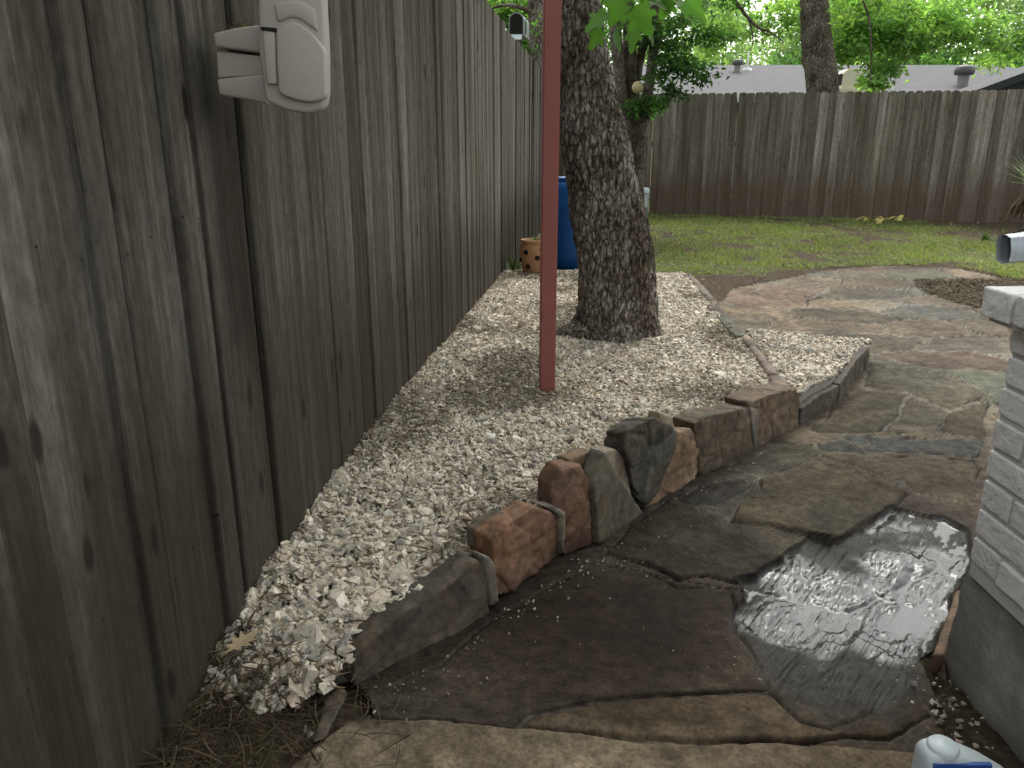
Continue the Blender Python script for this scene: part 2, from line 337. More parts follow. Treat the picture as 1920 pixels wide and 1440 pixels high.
# ------------------------------------------------------------------ ground sheet to the horizon
def grid(xs, ys):
    X, Y = np.meshgrid(xs, ys); n, m = X.shape; i = np.arange(n-1)[:, None]*m; j = np.arange(m-1)[None]
    return X.ravel(), Y.ravel(), np.stack([i+j, i+j+1, i+m+j+1, i+m+j], -1).reshape(-1, 4)
xs = np.concatenate([-np.geomspace(300, 3, 14), np.arange(-2.5, 10, .05), np.geomspace(10.2, 300, 14)])
ys = np.concatenate([-np.geomspace(200, 1, 12), np.arange(-.5, 14, .05), np.geomspace(14.5, 400, 16)])
X, Y, Fq = grid(xs, ys)
bare = np.clip(.45*sstep(-.1, .4, fbm(xy3(X, Y, 4.5), 4, 61))+sstep(-.15, .35, fbm(xy3(X, Y, .9), 4, 5))*.6+1-sstep(.0, .5, -dpoly(X, Y, PATH)), 0, 1)
bare = np.maximum(bare, sstep(5.2, 6.2, X+.4*fbm(xy3(X, Y, 1.3), 3, 8))*sstep(9.0, 9.8, Y)*.95)
bare = np.maximum(bare, 1-sstep(6.9, 7.9, Y+.25*fbm(xy3(X, Y, 1.5), 3, 2)))
Z = gz(X, Y)-.035+.012*fbm(xy3(X, Y, 3), 3, 4)+.03*sstep(.03, .3, -dpoly(X, Y, PATH))
g = npmesh('ground', np.stack([X, Y, Z], 1), Fq, M['turf'], None, True, {'bare': bare}); tag(g, kind='structure')
# ------------------------------------------------------------------ flagstone path: one heightfield with its stones, joints and wet hollow
zA = lambda L, oy=450: [(1200+a/2.6667, oy+b/2.6667) for a, b in L]
F_px = [
 ([(1412,921),(1425,900),(1466,889),(1526,862),(1575,878),(1642,894),(1712,926),(1583,1013),(1519,1006),(1440,990),(1361,979)], (.135,.115,.09), .012),
 (zA([(915,1065),(1130,1065),(1690,1110),(1655,1310),(1395,1262),(1335,1210),(1170,1165),(905,1098)]), (.15,.13,.105), .0),
 (zA([(885,1012),(1015,988),(1105,1022),(1135,1050),(920,1046)]), (.105,.11,.112), 0),
 (zA([(1035,975),(1135,968),(1158,998),(1108,1012)]), (.15,.165,.175), 0),
 (zA([(1155,975),(1720,988),(1700,1095),(1155,1045),(1125,1022),(1172,1002)]), (.13,.138,.142), 0),
 (zA([(470,1130),(740,1005),(868,1016),(900,1060),(700,1160),(590,1185)]), (.14,.135,.112), 0),
 (zA([(200,1300),(300,1240),(450,1205),(525,1230),(465,1288),(375,1335),(260,1330)]), (.085,.08,.072), 0),
 (zA([(845,938),(1090,762),(1325,778),(1292,870),(1200,952),(1000,960),(885,955)]), (.15,.14,.115), 0),
 (zA([(1345,785),(1440,810),(1540,862),(1478,952),(1225,950),(1305,875)]), (.19,.175,.15), 0),
 (zA([(1555,855),(1745,805),(1722,975),(1492,948)]), (.13,.115,.095), 0),
 (zA([(1110,742),(1165,655),(1240,645),(1420,665),(1600,700),(1740,780),(1550,838),(1340,765)]), (.19,.178,.15), 0),
 ([(1205,975),(1262,935),(1300,950),(1345,985),(1395,1003),(1470,1040),(1435,1085),(1380,1095),(1330,1080),(1270,1085),(1210,1060),(1130,1040)], (.11,.097,.078), .004),
 ([(925,1160),(1050,1090),(1130,1060),(1210,1075),(1270,1100),(1370,1105),(1385,1180),(1425,1240),(1440,1290),(1300,1300),(1130,1312),(1000,1335),(960,1362),(700,1338),(690,1300),(830,1245)], (.125,.108,.092), 0),
 ([(500,1415),(590,1380),(690,1349),(900,1366),(1150,1385),(1340,1397),(1520,1405),(1700,1415),(1780,1430),(1780,1900),(300,1900)], (.27,.232,.185), .02),
 ([(975,1364),(1010,1340),(1135,1318),(1300,1308),(1440,1300),(1500,1350),(1600,1372),(1500,1392),(1330,1388),(1150,1376)], (.20,.165,.13), .006),
 ([(1520,1372),(1660,1380),(1740,1340),(1700,1290),(1640,1330)], (.10,.085,.068), 0),
]
WETP = [(1385,1090),(1420,1082),(1468,1050),(1522,1012),(1580,1020),(1675,958),(1760,970),(1812,998),(1822,1040),(1818,1080),(1790,1140),(1750,1200),(1735,1260),(1710,1290),(1680,1330),(1650,1356),(1575,1350),(1500,1335),(1440,1300),(1425,1240),(1385,1190)]
FP = [(np.array([atz(a, b, 0.0 if b > 860 else .02)[:2] for a, b in P]), c, h) for P, c, h in F_px]
WET = np.array([atz(a, b, -.01)[:2] for a, b in WETP])
ys = [.42]
while ys[-1] < 7.9: ys.append(ys[-1]+.0023*max(ys[-1], .9)**1.75)
ys = np.array(ys); ts = np.linspace(-.72, .92, 800)
Yg = np.repeat(ys[:, None], 800, 1); Xg = ts[None]*np.maximum(Yg, .9)
n_, m_ = Xg.shape; X = Xg.ravel(); Y = Yg.ravel()
wob = .02*fbm(xy3(X, Y, 5), 3, 11)
dP = dpoly(X+wob, Y+.02*fbm(xy3(X, Y, 5), 3, 12), PATH); keep = dP > -.01
idx = np.where(keep)[0]; x = X[idx]; y = Y[idx]
xw = x+.018*fbm(xy3(x, y, 7), 4, 21); yw = y+.018*fbm(xy3(x, y, 7), 4, 22)
best = np.full(len(x), -9.); col = np.zeros((len(x), 3)); hh = np.zeros(len(x)); sid = np.full(len(x), -1)
for k, (P, c, h) in enumerate(FP):
    d = dpoly(xw, yw, P); m = d > best; best = np.where(m, d, best); sid = np.where(m & (d > 0), k, sid)
    ins = m & (d > 0); col[ins] = np.array(c)*np.array([.42, .395, .35])*1.; hh[ins] = h
# remaining area: irregular cells
sx = []; 
r2 = np.random.default_rng(3)
for yy in np.arange(2.9, 8, .42):
    for xx in np.arange(.5, 6, .62): sx.append((xx+r2.uniform(-.24, .24)+.3*(int(yy/.42) % 2), yy+r2.uniform(-.15, .15)))
for q in [(.0, 1.35), (.35, 1.5), (.9, 2.3), (.75, 2.5), (1.35, 2.4)]: sx.append(q)
sx = np.array(sx); f1 = np.full(len(x), 9.); f2 = f1.copy(); ci = np.zeros(len(x), int)
xv = x+.09*fbm(xy3(x, y, 2.2), 3, 31); yv = y+.09*fbm(xy3(x, y, 2.2), 3, 32)
for k, (a, b) in enumerate(sx):
    d = np.hypot((xv-a)*.85, (yv-b)*1.2); m = d < f1; f2 = np.where(m, f1, np.minimum(f2, d)); ci = np.where(m, k, ci); f1 = np.where(m, d, f1)
vd = (f2-f1)*.5
pal = .46*np.array([.98, .96, .90])*np.array([(.25,.215,.175), (.275,.23,.185), (.22,.20,.165), (.24,.225,.20), (.29,.25,.20), (.22,.225,.18), (.26,.205,.17), (.20,.185,.155)])
cc = pal[r2.integers(0, len(pal), len(sx))]*r2.uniform(.85, 1.15, (len(sx), 1)); ch = r2.uniform(-.004, .004, len(sx))
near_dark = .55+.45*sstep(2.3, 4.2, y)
free = (sid < 0)
vdo = np.minimum(vd, -best)         # distance from traced stones too
jw = .008+.006*sstep(3, 5, y)
incell = free & (vdo > jw)
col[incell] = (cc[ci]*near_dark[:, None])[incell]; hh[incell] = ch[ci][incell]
dj = np.where(sid >= 0, best, np.where(incell, vdo-jw, -1))     # >0 on a stone, distance from its edge
instone = dj > 0
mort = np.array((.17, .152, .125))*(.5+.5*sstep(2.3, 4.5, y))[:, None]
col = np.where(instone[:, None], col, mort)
z = gz(x, y)+hh*sstep(0, .012, dj)+.003*fbm(xy3(x, y, 6), 4, 41)+.0012*fbm(xy3(x, y, 40), 3, 42)
z -= np.where(instone, 0, .004)
# dark open cracks on some stone edges
crk = np.exp(-(np.where(sid >= 0, best, np.where(free, np.minimum(vd, np.abs(best)), 0))/(.0035+.004*sstep(2.5, 6, y)))**2)
crn = np.maximum(sstep(-.15, .15, fbm(xy3(x, y, 1.7), 3, 51)), .35)
z -= .009*crk*crn; col *= (1-.85*crk*crn)[:, None]
# layered relief within stones
stid = np.where(sid >= 0, sid+100, ci).astype(np.int64); an_ = _h(stid, stid*0, stid*0, 5)*3.14; ra_ = x*np.cos(an_)+y*np.sin(an_); rb_ = -x*np.sin(an_)+y*np.cos(an_)
lay = fbm(np.stack([ra_*2.5, rb_*6.5, stid*1.7], -1), 5, 61); strk = fbm(np.stack([ra_*7+2*vnoise(xy3(x, y, 4), 9), rb_*26, stid*2.3], -1), 4, 62, .6); col = col*(1+.30*strk)[:, None]; z += .0012*strk; q = np.floor(lay*3)/3; lam = sstep(.0, .04, lay-q)
z += .0035*q
# per-stone tone drift, purple / ochre / green bands
tn = fbm(xy3(x, y, 2.1), 4, 71)[:, None]; tg = fbm(xy3(x, y, 1.3), 4, 72)[:, None]
bl = sstep(.1, .45, fbm(xy3(x, y, 3.3), 5, 74, .6))[:, None]; col = col*(1+.3*tn)*(1+np.clip(tg, -1, 1)*np.array([.10, .01, -.08]))*(1+bl*np.array([.30, .27, .22]))
# damp stain: real dark damp along the edging
damp = sstep(-.35, .45, .75-np.hypot((x-.3)/.62, (y-1.68)/.42)+.45*fbm(xy3(x, y, 3.2), 5, 81, .6))*sstep(1.33, 1.40, y)
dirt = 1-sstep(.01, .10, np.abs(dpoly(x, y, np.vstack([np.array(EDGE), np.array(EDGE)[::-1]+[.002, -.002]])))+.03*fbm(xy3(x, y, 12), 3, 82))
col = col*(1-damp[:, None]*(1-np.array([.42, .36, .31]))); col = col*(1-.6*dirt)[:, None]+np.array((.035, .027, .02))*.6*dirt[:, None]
rough = .85-.2*damp
# wet hollow
dW = dpoly(x+.025*fbm(xy3(x, y, 9), 4, 91), y+.025*fbm(xy3(x, y, 9), 4, 92), WET); ws_ = .006+.05*(1-sstep(1.55, 1.8, y+.35*(x-.9))); wm = sstep(-ws_, ws_, dW+.5*(ws_-.006)*fbm(xy3(x, y, 14), 4, 90))
cx_, cy_ = .98, 1.62
ang = np.arctan2(y-cy_, x-cx_)
u = (x-cx_)*.62+(y-cy_)*.78; vv = -(x-cx_)*.78+(y-cy_)*.62
rip = fbm(np.stack([u*7+3*fbm(xy3(x, y, 4), 3, 93), vv*34, x*0], -1), 5, 94, .62)
rip2 = fbm(xy3(x, y, 16), 5, 95, .55); terr = fbm(xy3(x, y, 3.4), 4, 96)
tq = terr*5; tq = (np.floor(tq)+sstep(.80, 1., tq-np.floor(tq)))/5
sunk = .25+.75*sstep(1.5, 1.75, y+.25*(x-.8)); hw = -.016*sunk+.006*(1-sunk)*0+.013*tq+.0095*rip+.003*rip2
hw -= .006*np.exp(-(np.abs(dpoly(x, y, np.array([atz(a, b, 0)[:2] for a, b in [(1420,1100),(1590,1140),(1800,1040),(1590,1141)]])))/.008)**2)
wlev = -.0235+.006*sstep(1.75, 2.05, y)*sstep(.9, 1.3, x)
pud = wm*(hw < wlev); hw = np.maximum(hw, wlev)
z = z*(1-wm)+(hw)*wm
wc = np.array((.032, .031, .027))*(1+.35*rip2[:, None])*(1+np.clip(tn, -1, 1)*np.array([.15, .05, -.1]))
col = col*(1-wm)[:, None]+wc*wm[:, None]
lip = np.exp(-((dW+.006)/.007)**2)*(y > 1.75); col *= (1-.75*lip)[:, None]  # shadow under the raised stone edge painted as a dark rim
w2 = wm*sstep(-.45, -.05, fbm(xy3(x, y, 5), 4, 97)+.45*sstep(.0, .12, dW)-.2+.5*sstep(1.45, 1.75, y)-.5)
rough = rough*(1-wm)+wm*(.40-.30*w2); rough = np.where(pud > .5, .05, rough)
wetv = np.maximum(w2, pud)
V = np.stack([x, y, z], 1)
rm = np.full(n_*m_, -1); rm[idx] = np.arange(len(idx)); i = np.arange(n_-1)[:, None]*m_; j = np.arange(m_-1)[None]
Q = rm[np.stack([i+j, i+j+1, i+m_+j+1, i+m_+j], -1).reshape(-1, 4)]; Q = Q[(Q >= 0).all(1)]
pth = npmesh('path', V, Q, M['flag'], None, True, {'col': np.clip(col, .008, 1), 'rough': rough, 'wet': wetv}); tag(pth, kind='structure')
def pz(a, b): return float(gz(np.array([a]), np.array([b]))[0])
# ------------------------------------------------------------------ pebbles
def hull_templates(n, k=10, flat=.6):
    T = []
    for s in range(n):
        bm = bmesh.new(); pr = random.Random(100+s)
        for i in range(k):
            v = Vector((pr.gauss(0, 1), pr.gauss(0, 1), pr.gauss(0, 1))).normalized()*pr.uniform(.8, 1.05); bm.verts.new((v.x, v.y*pr.uniform(.75, 1), v.z*flat))
        r = bmesh.ops.convex_hull(bm, input=bm.verts[:]); 
        for v in [v for v in bm.verts if not v.link_faces]: bm.verts.remove(v)
        bmesh.ops.triangulate(bm, faces=bm.faces[:]); bm.verts.ensure_lookup_table()
        bm.verts.index_update()
        T.append((np.array([v.co[:] for v in bm.verts]), np.array([[v.index for v in f.verts] for f in bm.faces]))); bm.free()
    return T
TPL = hull_templates(24)
def rotm(n, tilt=1.):
    a = RNG.uniform(0, 2*np.pi, n); b = RNG.normal(0, tilt, n); c = RNG.normal(0, tilt, n)
    ca, sa, cb, sb, cc_, sc_ = np.cos(a), np.sin(a), np.cos(b), np.sin(b), np.cos(c), np.sin(c); R = np.zeros((n, 3, 3))
    R[:, 0, 0] = ca*cb; R[:, 0, 1] = ca*sb*sc_-sa*cc_; R[:, 0, 2] = ca*sb*cc_+sa*sc_
    R[:, 1, 0] = sa*cb; R[:, 1, 1] = sa*sb*sc_+ca*cc_; R[:, 1, 2] = sa*sb*cc_-ca*sc_
    R[:, 2, 0] = -sb; R[:, 2, 1] = cb*sc_; R[:, 2, 2] = cb*cc_; return R
def scatter(name, P, S, Cc, mat, parent=None, tilt=.55):
    n = len(P); R = rotm(n, tilt); w = RNG.integers(0, len(TPL), n); Vs = []; Fs = []; Cs = []; off = 0
    for k, (v, f) in enumerate(TPL):
        s = np.where(w == k)[0]
        if not len(s): continue
        q = np.einsum('nij,kj->nki', R[s], v)*S[s][:, None, None]*RNG.uniform(.75, 1.2, (len(s), 1, 3))+P[s][:, None]
        Vs.append(q.reshape(-1, 3)); Fs.append((f[None]+(np.arange(len(s))*len(v))[:, None, None]+off).reshape(-1, 3)); Cs.append(np.repeat(Cc[s], len(v), 0)); off += len(s)*len(v)
    return npmesh(name, np.concatenate(Vs), np.concatenate(Fs), mat, parent, False, {'col': np.concatenate(Cs)})
def pebcol(n, dirty=0.):
    base = np.array([(.66,.64,.59), (.58,.56,.51), (.5,.48,.44), (.60,.54,.46), (.52,.45,.39), (.38,.39,.385), (.30,.30,.29), (.72,.71,.68), (.20,.18,.15)])
    pr = np.array([.27, .23, .13, .13, .08, .06, .02, .06, .02]); c = base[RNG.choice(len(base), n, p=pr)]
    return np.clip(c*np.array([1.04, .97, .86])*RNG.uniform(.72, 1.12, (n, 1))*(1-dirty), .02, .85)
# base layers under the gravel
def bedmesh(name, poly, step, mat):
    P = np.array(poly); xs = np.arange(P[:, 0].min()-.05, P[:, 0].max()+.05, step); ys = np.arange(P[:, 1].min()-.05, P[:, 1].max()+.05, step)
    X, Y, Fq = grid(xs, ys); d = dpoly(X, Y, poly); Z = bedz(X, Y)-.012+.006*fbm(xy3(X, Y, 20), 2, 3)-.12*(1-sstep(.035, .08, d) if len(poly) > 12 else 1-sstep(.01, .04, d))
    k = d > (.03 if len(poly) > 12 else .005); Fq = Fq[k[Fq].all(1)]; return npmesh(name, np.stack([X, Y, Z], 1), Fq, mat, None, True)
M['bedsoil'] = plain('pebble_dirt', (.2, .18, .15), .95, .4, .01, 60)
for nm, P in (('gravel_bed', BED), ('gravel_bed', TRI)): tag(bedmesh(nm, P, .015, M['bedsoil']), kind='structure')
def bedpts(poly, dens, seed):
    P = np.array(poly); lo = P.min(0); hi = P.max(0); r = np.random.default_rng(seed); n = int(dens*(hi-lo).prod())
    a = r.uniform(lo[0], hi[0], n); b = r.uniform(lo[1], hi[1], n); k = dpoly(a, b, poly) > .0; qi = np.vstack([np.array(INNER), np.array(INNER)[::-1]+[.001, -.001]]); k &= np.abs(dpoly(a, b, qi)) > .03; q = np.vstack([np.array(EDGE), np.array(EDGE)[::-1]+[.001, -.001]]); k &= np.abs(dpoly(a, b, q)) > np.where(a < -.37, .0, np.where(a < .0, .088, np.where(a < 1.2, .07, .035))); return a[k], b[k]
PP = []; SS = []
for poly in (BED, TRI):
    for lvl, (dens, sz, dz) in enumerate([(5200, .0112, -.005), (5200, .0095, .002), (700, .0155, .004)]):
        a, b = bedpts(poly, dens, 10+lvl)
        m = 1-sstep(1.15, 1.5, b)*1.0; kk = RNG.uniform(0, 1, len(a)) > m*.9; a, b = a[kk], b[kk]
        m = sstep(.15, .75, fbm(xy3(a, b, 2.2), 4, 300)); kk = RNG.uniform(0, 1, len(a)) > m*.35*(lvl > 0); a, b = a[kk], b[kk]
        s = sz*np.exp(RNG.normal(0, .36, len(a)))*(1+.35*(1-sstep(1.3, 2.3, b)))
        PP.append(np.stack([a, b, bedz(a, b)+dz+.006*fbm(xy3(a, b, 7), 3, 9)], 1)); SS.append(s)
PP = np.concatenate(PP); SS = np.concatenate(SS)
CL = pebcol(len(PP)); dm = sstep(.1, .7, fbm(xy3(PP[:, 0], PP[:, 1], 2.2), 4, 300)); CL *= (1-.25*dm)[:, None]
tag(scatter('gravel', PP, SS, CL, M['pebble'], None, .4), 'white and grey crushed stone filling the raised bed along the fence', 'gravel', kind='stuff')
# loose pebbles in the dirt corner and on the patio
P = []; S = []
r = np.random.default_rng(5)
for k in range(420):
    a = r.uniform(-.74, -.2); b = r.uniform(.98, 1.5)
    if a > -.72+.9*(1.5-b)+.2 or a < fx(b)+.02: continue
    s = r.choice([.004, .006, .009, .016], p=[.45, .33, .15, .07]); P.append((a, b, .006+s*.3)); S.append(s)
for k in range(170):
    j = r.integers(1, 9); A, B = EDGE[j], EDGE[j+1]; tt = r.uniform(); q = A+(B-A)*tt+np.array([r.exponential(.05), -r.exponential(.04)])
    P.append((q[0]+.02, q[1]-.02, .004+pz(q[0], q[1]))); S.append(r.uniform(.002, .006))
for k in range(70): P.append((r.normal(.96, .04), r.normal(1.42, .07), .008)); S.append(r.uniform(.003, .011))
for k in range(60): P.append((r.normal(.62, .12), r.normal(1.62, .05), .005)); S.append(r.uniform(.0015, .004))
P = np.array(P); S = np.array(S)
tag(scatter('loose_pebbles', P, S, pebcol(len(P), .1)*RNG.uniform(.25, 1, (len(P), 1)), M['pebble']), 'small loose pebbles scattered in the dirt and on the patio', 'pebbles', kind='stuff')
# ------------------------------------------------------------------ litter: strips
def strips(name, pts, L, wdt, cols, mat, parent=None, curl=.6, zlift=.01, seg=4):
    n = len(pts); a = RNG.uniform(0, 2*np.pi, n); cu = RNG.normal(0, curl, n); V = np.zeros((n, seg+1, 2, 3)); p = np.array(pts, float).copy(); el = RNG.normal(0, .12, n)
    for k in range(seg+1):
        w = wdt*(1-.75*abs(k/seg-.4)) ; sx_, cx2 = np.sin(a), np.cos(a); perp = np.stack([-sx_, cx2, RNG.normal(0, .4, n)], 1)
        V[:, k, 0] = p+perp*w[:, None]*.5; V[:, k, 1] = p-perp*w[:, None]*.5
        p = p+np.stack([cx2*L/seg, sx_*L/seg, el*L/seg], 1); a = a+cu/seg
    b = (np.arange(n)*(seg+1)*2)[:, None, None]; k = (np.arange(seg)*2)[None, :, None]; F = (b+k+np.array([0, 2, 3, 1])[None, None]).reshape(-1, 4)
    return npmesh(name, V.reshape(-1, 3), F, mat, parent, False, {'col': np.repeat(cols, (seg+1)*2, 0)})
def brown(n): 
    b = np.array([(.10,.065,.035), (.15,.10,.055), (.065,.045,.028), (.21,.155,.09), (.12,.11,.045)]); return b[RNG.integers(0, len(b), n)]*RNG.uniform(.7, 1.2, (n, 1))
a, b = bedpts(BED, 2200, 55); m = fbm(xy3(a, b, 2.2), 4, 300)+.35*fbm(xy3(a, b, 9), 3, 301)+.25*(1-sstep(.0, .25, a-fx(b))) > .26; a, b = a[m], b[m]
a2, b2 = bedpts(BED, 260, 56); a = np.r_[a, a2]; b = np.r_[b, b2]
P = np.stack([a, b, bedz(a, b)+.013+RNG.uniform(0, .009, len(a))], 1); n = len(P)
tag(strips('leaf_litter', P, RNG.uniform(.012, .065, n), RNG.uniform(.002, .006, n), brown(n)*.8, M['straw'], None, .9), 'brown catkins and leaf bits lying on the white gravel', 'leaf litter', kind='stuff')
n = 2600; b = RNG.uniform(1.0, 1.62, n); a = fx(b)+.01+RNG.exponential(.11, n)+.06*(1.6-b); k = (a < .02) & (a < -.05-.8*(b-1.15)); a, b = a[k], b[k]; n = len(a)
P = np.stack([a, b, .008+RNG.uniform(0, .03, n)+.05*sstep(1.3, 1.6, b)], 1)
tag(strips('straw_litter', P, RNG.uniform(.03, .13, n), RNG.uniform(.0012, .003, n), brown(n)*.5, M['straw'], None, .8, seg=5), 'matted dead grass and twigs heaped in the corner below the fence', 'dead grass', kind='stuff')
# dirt heap in the corner under the straw
xs = np.arange(-.9, .2, .02); ys = np.arange(.6, 1.66, .02); X, Y, Fq = grid(xs, ys)
m_ = sstep(-.22, -.42, X+.55*(Y-1.35)); Z = -.03+.03*m_+.04*sstep(-.28, -.6, X+.7*(Y-1.35))*sstep(.9, 1.5, Y)+.008*m_*fbm(xy3(X, Y, 14), 4, 6); k = (m_ > .02); 
tag(npmesh('corner_dirt', np.stack([X, Y, Z], 1), Fq[k[Fq].any(1)], M['soil'], None, True), kind='structure')
# dirt strip along the foundation
xs = np.arange(.7, 1.2, .02); ys = np.arange(.5, 1.62, .02); X, Y, Fq = grid(xs, ys)
m_ = sstep(.17, .06, np.abs(X-1.02)+.03*fbm(xy3(X, Y, 9), 3, 77)-.03*sstep(1.35, 1., Y)+.12*sstep(1.42, 1.55, Y)); Z = -.05+.058*m_+.005*m_*fbm(xy3(X, Y, 30), 3, 6)
tag(npmesh('foundation_dirt', np.stack([X, Y, Z], 1), Fq, M['soil'], None, True), kind='structure')
# mulch patch beside the far end of the path
mp = [atz(*p, .05)[:2] for p in [(1722,524),(1735,541),(1770,560),(1850,578),(1890,605),(1980,560),(1960,526)]]
mpa = np.array(mp); a = RNG.uniform(mpa[:, 0].min(), mpa[:, 0].max(), 9000); b = RNG.uniform(mpa[:, 1].min(), mpa[:, 1].max(), 9000); k = dpoly(a, b, mp) > -.05; a, b = a[k], b[k]; n = len(a)
tag(strips('mulch', np.stack([a, b, gz(a, b)+RNG.uniform(0, .02, n)], 1), RNG.uniform(.02, .07, n), RNG.uniform(.004, .012, n), brown(n)*.7, M['straw'], None, .7), 'dark brown mulch patch between path end and lawn', 'mulch', kind='stuff')
# ------------------------------------------------------------------ edging stones
def evalmesh(o):
    dg = bpy.context.evaluated_depsgraph_get(); me = bpy.data.meshes.new_from_object(o.evaluated_get(dg)); return me
def rock(name, label, front, back, color, vox=.006, amp=.006, sc=14, seed=0, smooth=1, rough=.8, cat='edging stone', group='rough stones edging the gravel bed', mat=None, chip=.5, parent=None):
    """front/back: matching world outlines; the solid between them is remeshed and roughened"""
    mb = MB(); mb.prism(front, back); o = mb.build(name, mat or M['stone'])
    md = o.modifiers.new('r', 'REMESH'); md.mode = 'VOXEL'; md.voxel_size = vox
    bpy.context.view_layer.update(); me = evalmesh(o); o.modifiers.clear(); old = o.data
    n = len(me.vertices); co = np.zeros(n*3, np.float32); me.vertices.foreach_get('co', co); co = co.reshape(-1, 3)
    ed = np.zeros(len(me.edges)*2, np.int32); me.edges.foreach_get('vertices', ed); ed = ed.reshape(-1, 2)
    for _ in range(smooth):
        s = np.zeros_like(co); c = np.zeros(n); np.add.at(s, ed[:, 0], co[ed[:, 1]]); np.add.at(s, ed[:, 1], co[ed[:, 0]]); np.add.at(c, ed[:, 0], 1); np.add.at(c, ed[:, 1], 1)
        co = co*.5+.5*s/np.maximum(c, 1)[:, None]
    me.vertices.foreach_set('co', co.ravel()); me.update(); nr = np.zeros(n*3, np.float32); me.vertices.foreach_get('normal', nr); nr = nr.reshape(-1, 3)
    p = co+seed*3.7; w1, w2, wi = worley(p*sc*.55, seed)
    d = fbm(p*sc, 6, seed, .6)*amp+(wi-.5)*amp*chip*2.2-amp*.5*(1-sstep(0, .12, w2-w1))*(fbm(p*5, 2, seed+2) > .1)
    co = co+nr*d[:, None]; me.vertices.foreach_set('co', co.ravel().astype(np.float32))
    cn = fbm(p*6, 4, seed+5)[:, None]; cg = fbm(p*15, 3, seed+8)[:, None]
    color = np.array(color); color = (color*.66+color.mean()*.34)*.74*np.array([1.07, .985, .86])
    cl = np.array(color)*(1+.3*cn)*(1+.15*np.clip(cg, -1, 1)*np.array([1, .3, -.6])); cl *= (1+.25*d/amp)[:, None]
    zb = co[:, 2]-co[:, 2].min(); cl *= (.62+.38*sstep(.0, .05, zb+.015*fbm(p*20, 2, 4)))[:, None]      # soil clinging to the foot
    at = me.attributes.new('col', 'FLOAT_COLOR', 'POINT'); at.data.foreach_set('color', np.concatenate([np.clip(cl, .01, .9), np.ones((n, 1))], 1).astype(np.float32).ravel())
    at = me.attributes.new('rough', 'FLOAT', 'POINT'); at.data.foreach_set('value', np.full(n, rough, np.float32))
    me.polygons.foreach_set('use_smooth', [True]*len(me.polygons)); me.materials.clear(); me.materials.append(mat or M['stone'])
    o.data = me; bpy.data.meshes.remove(old); me.name = name
    if parent: o.parent = parent
    elif label: tag(o, label, cat, group)
    return o
def estone(label, A, B, px, thick, color, shrink=0., lift=0., name='edging_stone', cat='edging stone', group='rough stones edging the gravel bed', **k):
    A = atz(*A, 0); B = atz(*B, 0); e = (B-A)[:2]; e /= np.linalg.norm(e); nb = np.array([-e[1], e[0], 0])
    fr = [onplane(a, b, A, B)-[0, 0, .0] for a, b in px]; ctr = np.mean(fr, 0)
    fr = [f+nb*k.get('fo', 0) for f in fr]
    bk = [f+nb*thick+(ctr-f)*shrink+[0, 0, lift] for f in fr]; k.pop('fo', None)
    return rock(name, label, fr, bk, color, group=group, cat=cat, **k)
MG = 'mortar joints between the edging stones'
estone('long low dark slab, nearest of the stones edging the bed', (665,1284), (920,1147), [(668,1290),(800,1243),(922,1152),(911,1062),(895,1050),(840,1097),(761,1146),(688,1206),(660,1240)], .085, (.125,.108,.085), 0, -.004, seed=1, amp=.004)
estone('rough orange brown stone with pale grey chamfered corner', (920,1147), (1056,1045), [(928,1122),(967,1108),(1054,1040),(1051,972),(1040,962),(1000,950),(985,962),(950,984),(925,1010)], .07, (.25,.125,.065), 0, 0, seed=2, amp=.007)
estone('small grey facet stone wedged left of the orange brown stone', (905,1130), (955,1100), [(918,1050),(938,1048),(944,990),(960,975),(955,962),(930,980),(905,1000),(905,1035)], .05, (.19,.165,.12), 0, 0, seed=12, amp=.003, fo=.012)
estone('tall narrow reddish stone beside the triangular grey one', (1056,1045), (1118,1022), [(1058,1044),(1114,1020),(1106,900),(1088,872),(1055,880),(1034,910),(1034,960),(1052,975)], .075, (.225,.115,.07), 0, 0, seed=3, amp=.005)
estone('smooth grey green triangular stone with a pointed top', (1118,1024), (1207,965), [(1124,1022),(1165,1002),(1207,962),(1170,905),(1135,850),(1114,905)], .06, (.165,.15,.112), 0, 0, seed=4, amp=.003)
estone('tan slab leaning behind the reddish and triangular stones', (1085,1030), (1150,990), [(1100,960),(1140,940),(1133,850),(1110,856),(1084,868),(1084,900)], .05, (.26,.165,.085), 0, 0, seed=5, amp=.004, fo=.035)
estone('pinkish lumpy mortar block between triangular stone and dark boulder', (1130,1010), (1215,955), [(1150,930),(1195,940),(1180,855),(1165,846),(1143,850)], .06, (.30,.26,.22), 0, 0, seed=6, amp=.006, fo=.02)
estone('large rounded dark grey boulder standing in the edging', (1185,975), (1270,925), [(1210,948),(1235,925),(1255,870),(1271,815),(1258,795),(1230,781),(1200,792),(1174,810),(1168,850),(1180,870),(1187,915)], .11, (.098,.095,.078), .25, 0, seed=7, amp=.011, sc=11, smooth=5)
estone('mottled orange tan stone leaning on the dark boulder', (1212,953), (1314,893), [(1213,953),(1262,935),(1270,930),(1309,890),(1316,828),(1296,800),(1275,810),(1262,860),(1240,905)], .075, (.26,.175,.10), .1, 0, seed=8, amp=.009)
estone('small pale tan chip poking up behind the mottled stone', (1212,953), (1314,893), [(1262,830),(1290,832),(1284,787),(1262,780),(1256,805)], .05, (.34,.28,.2), 0, 0, seed=9, amp=.004, fo=.05)
estone('broad dark brown block right of the mottled stone', (1312,896), (1416,844), [(1313,897),(1414,845),(1404,764),(1345,776),(1325,781),(1301,793)], .10, (.135,.105,.07), 0, -.002, seed=10, amp=.006)
